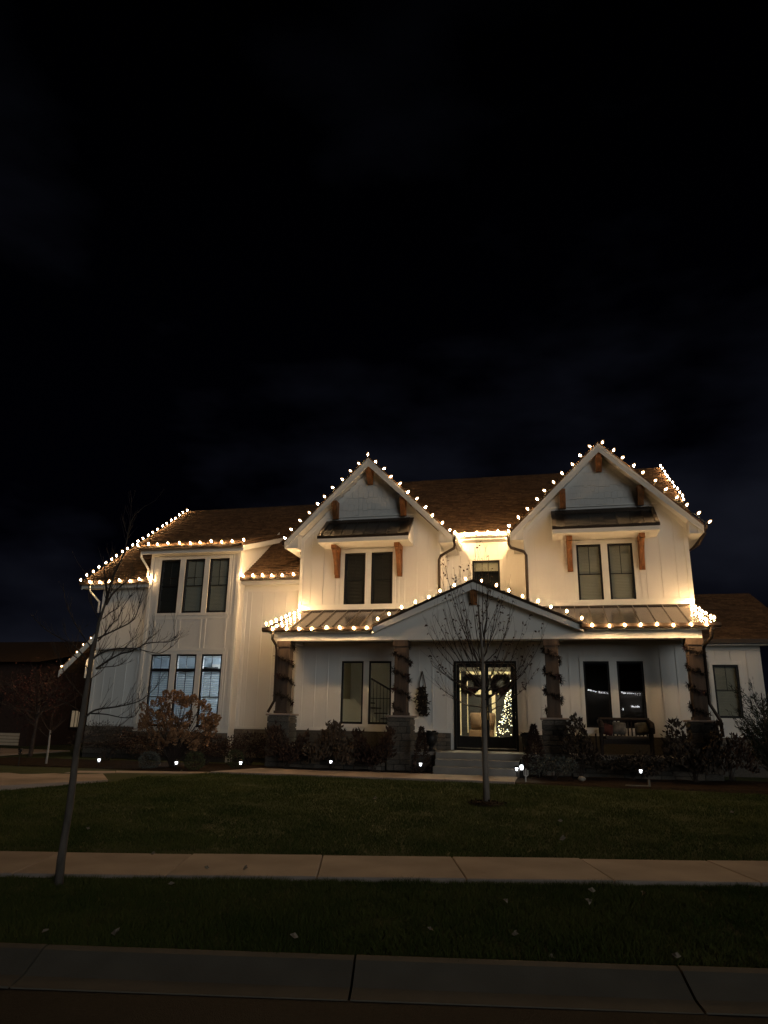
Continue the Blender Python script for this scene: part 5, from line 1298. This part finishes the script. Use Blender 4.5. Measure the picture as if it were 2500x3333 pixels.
# ------------------------------------------------------------------ neighbours at far left
YN = 28.0
nb = thing('neighbour_house', 'dark brown neighbouring house with a cream garage door and one lit side window', 'house', (at(20, 2450, YN).x, YN, .45))
xr_ = at(102, 2300, YN).x; ztp = at(100, 2150, YN).z
b = MB(); b.box(xr_ - 12, xr_, YN, YN + 14, .3, ztp); b.build('wall', BRICK, nb)
b = MB(); b.prismx([(YN - .6, ztp - .1), (YN + 7, ztp + 1.6), (YN + 14.6, ztp - .1), (YN + 7, ztp + 1.4)], xr_ - 12.5, xr_ + .5); b.build('roof', SHINGC, nb)
ga, gb2 = at(0, 2455, YN), at(66, 2386, YN)
for k in range(4):
    MB().box(gb2.x - 4.8, gb2.x, YN - .06, YN - .01, .45 + k * (gb2.z - .45) / 4 + .01, .45 + (k + 1) * (gb2.z - .45) / 4 - .01).build('garage_door_panel', GARAGE, nb)
MB().box(at(0, 2290, YN).x, at(8, 2290, YN).x, YN - .05, YN - .01, at(5, 2300, YN).z, at(5, 2255, YN).z).build('window', BLACK, nb)
def on_side(px, py):
    d = ray(px, py); return CAM + d * (xr_ / d.x)
wa, wb = on_side(226, 2366), on_side(263, 2314)
wf = MB().box(xr_ + .005, xr_ + .04, wa.y - .08, wb.y + .08, wa.z - .08, wb.z + .08).build('window', BLACK, nb)
MB().box(xr_ + .041, xr_ + .05, wa.y, wb.y, wa.z, wb.z).build('pane', WINLIT, wf)
for k in (1, 2): MB().box(xr_ + .051, xr_ + .06, lerp(wa.y, wb.y, k / 3) - .02, lerp(wa.y, wb.y, k / 3) + .02, wa.z, wb.z).build('muntin', BLACK, wf)
# ------------------------------------------------------------------ house across the street, seen only as a reflection in the porch windows
YA = -18.0; YM = 2 * YW - YA
def mir(px, py):
    p = at(px, py, YM); return Vector((p.x, YA, p.z))
ac = thing('opposite_house', 'house across the street whose eave lights show in the right porch windows', 'house', (6, YA, 0))
Fp = lambda a_, b2: (1880 + a_ * .2411, 2080 + b2 * .2411)
pts = [Fp(148, 686), Fp(165, 690), Fp(185, 694), Fp(217, 702), Fp(246, 710), Fp(295, 716), Fp(322, 720), Fp(362, 727), Fp(400, 734), Fp(600, 716), Fp(620, 728), Fp(642, 729), Fp(675, 733), Fp(703, 735), Fp(728, 737), Fp(756, 740), Fp(785, 743), Fp(812, 745), Fp(846, 747), Fp(615, 948), Fp(738, 908), Fp(760, 914), Fp(785, 914), Fp(810, 913), Fp(830, 910)]
ob = MB().lathe([(.02, -.07), (.055, -.035), (.065, 0), (.04, .055), (.01, .075)], 8)
OBM = bpy.data.meshes.new('bulb'); OBM.from_pydata(ob.v, [], ob.f); OBM.materials.append(TINYL)
P0 = [mir(*q) for q in pts]
x0_, x1_ = min(p.x for p in P0) - 1.2, max(p.x for p in P0) + 2.0; ze_ = max(p.z for p in P0) + .05
MB().box(x0_, x1_, YA - 8, YA - .35, -.1, ze_ - .1).build('wall', mat('beige siding', (.22, .20, .17), .8), ac)
b = MB(); b.prismx([(YA - .05, ze_ - .12), (YA - 4.2, ze_ + 2.2), (YA - 8.4, ze_ - .12), (YA - 4.2, ze_ + 2.0)], x0_ - .4, x1_ + .4); b.build('roof', SHINGC, ac)
for p in P0: link('bulb', OBM, ac, p + Vector((0, .02, 0)))
MB().box(x0_ + 1.0, x0_ + 4.0, YA - .34, YA - .30, -.05, 2.2).build('garage_door', GREYW, ac)

for e in list(BASES):
    if '_base' in e: del e['_base']
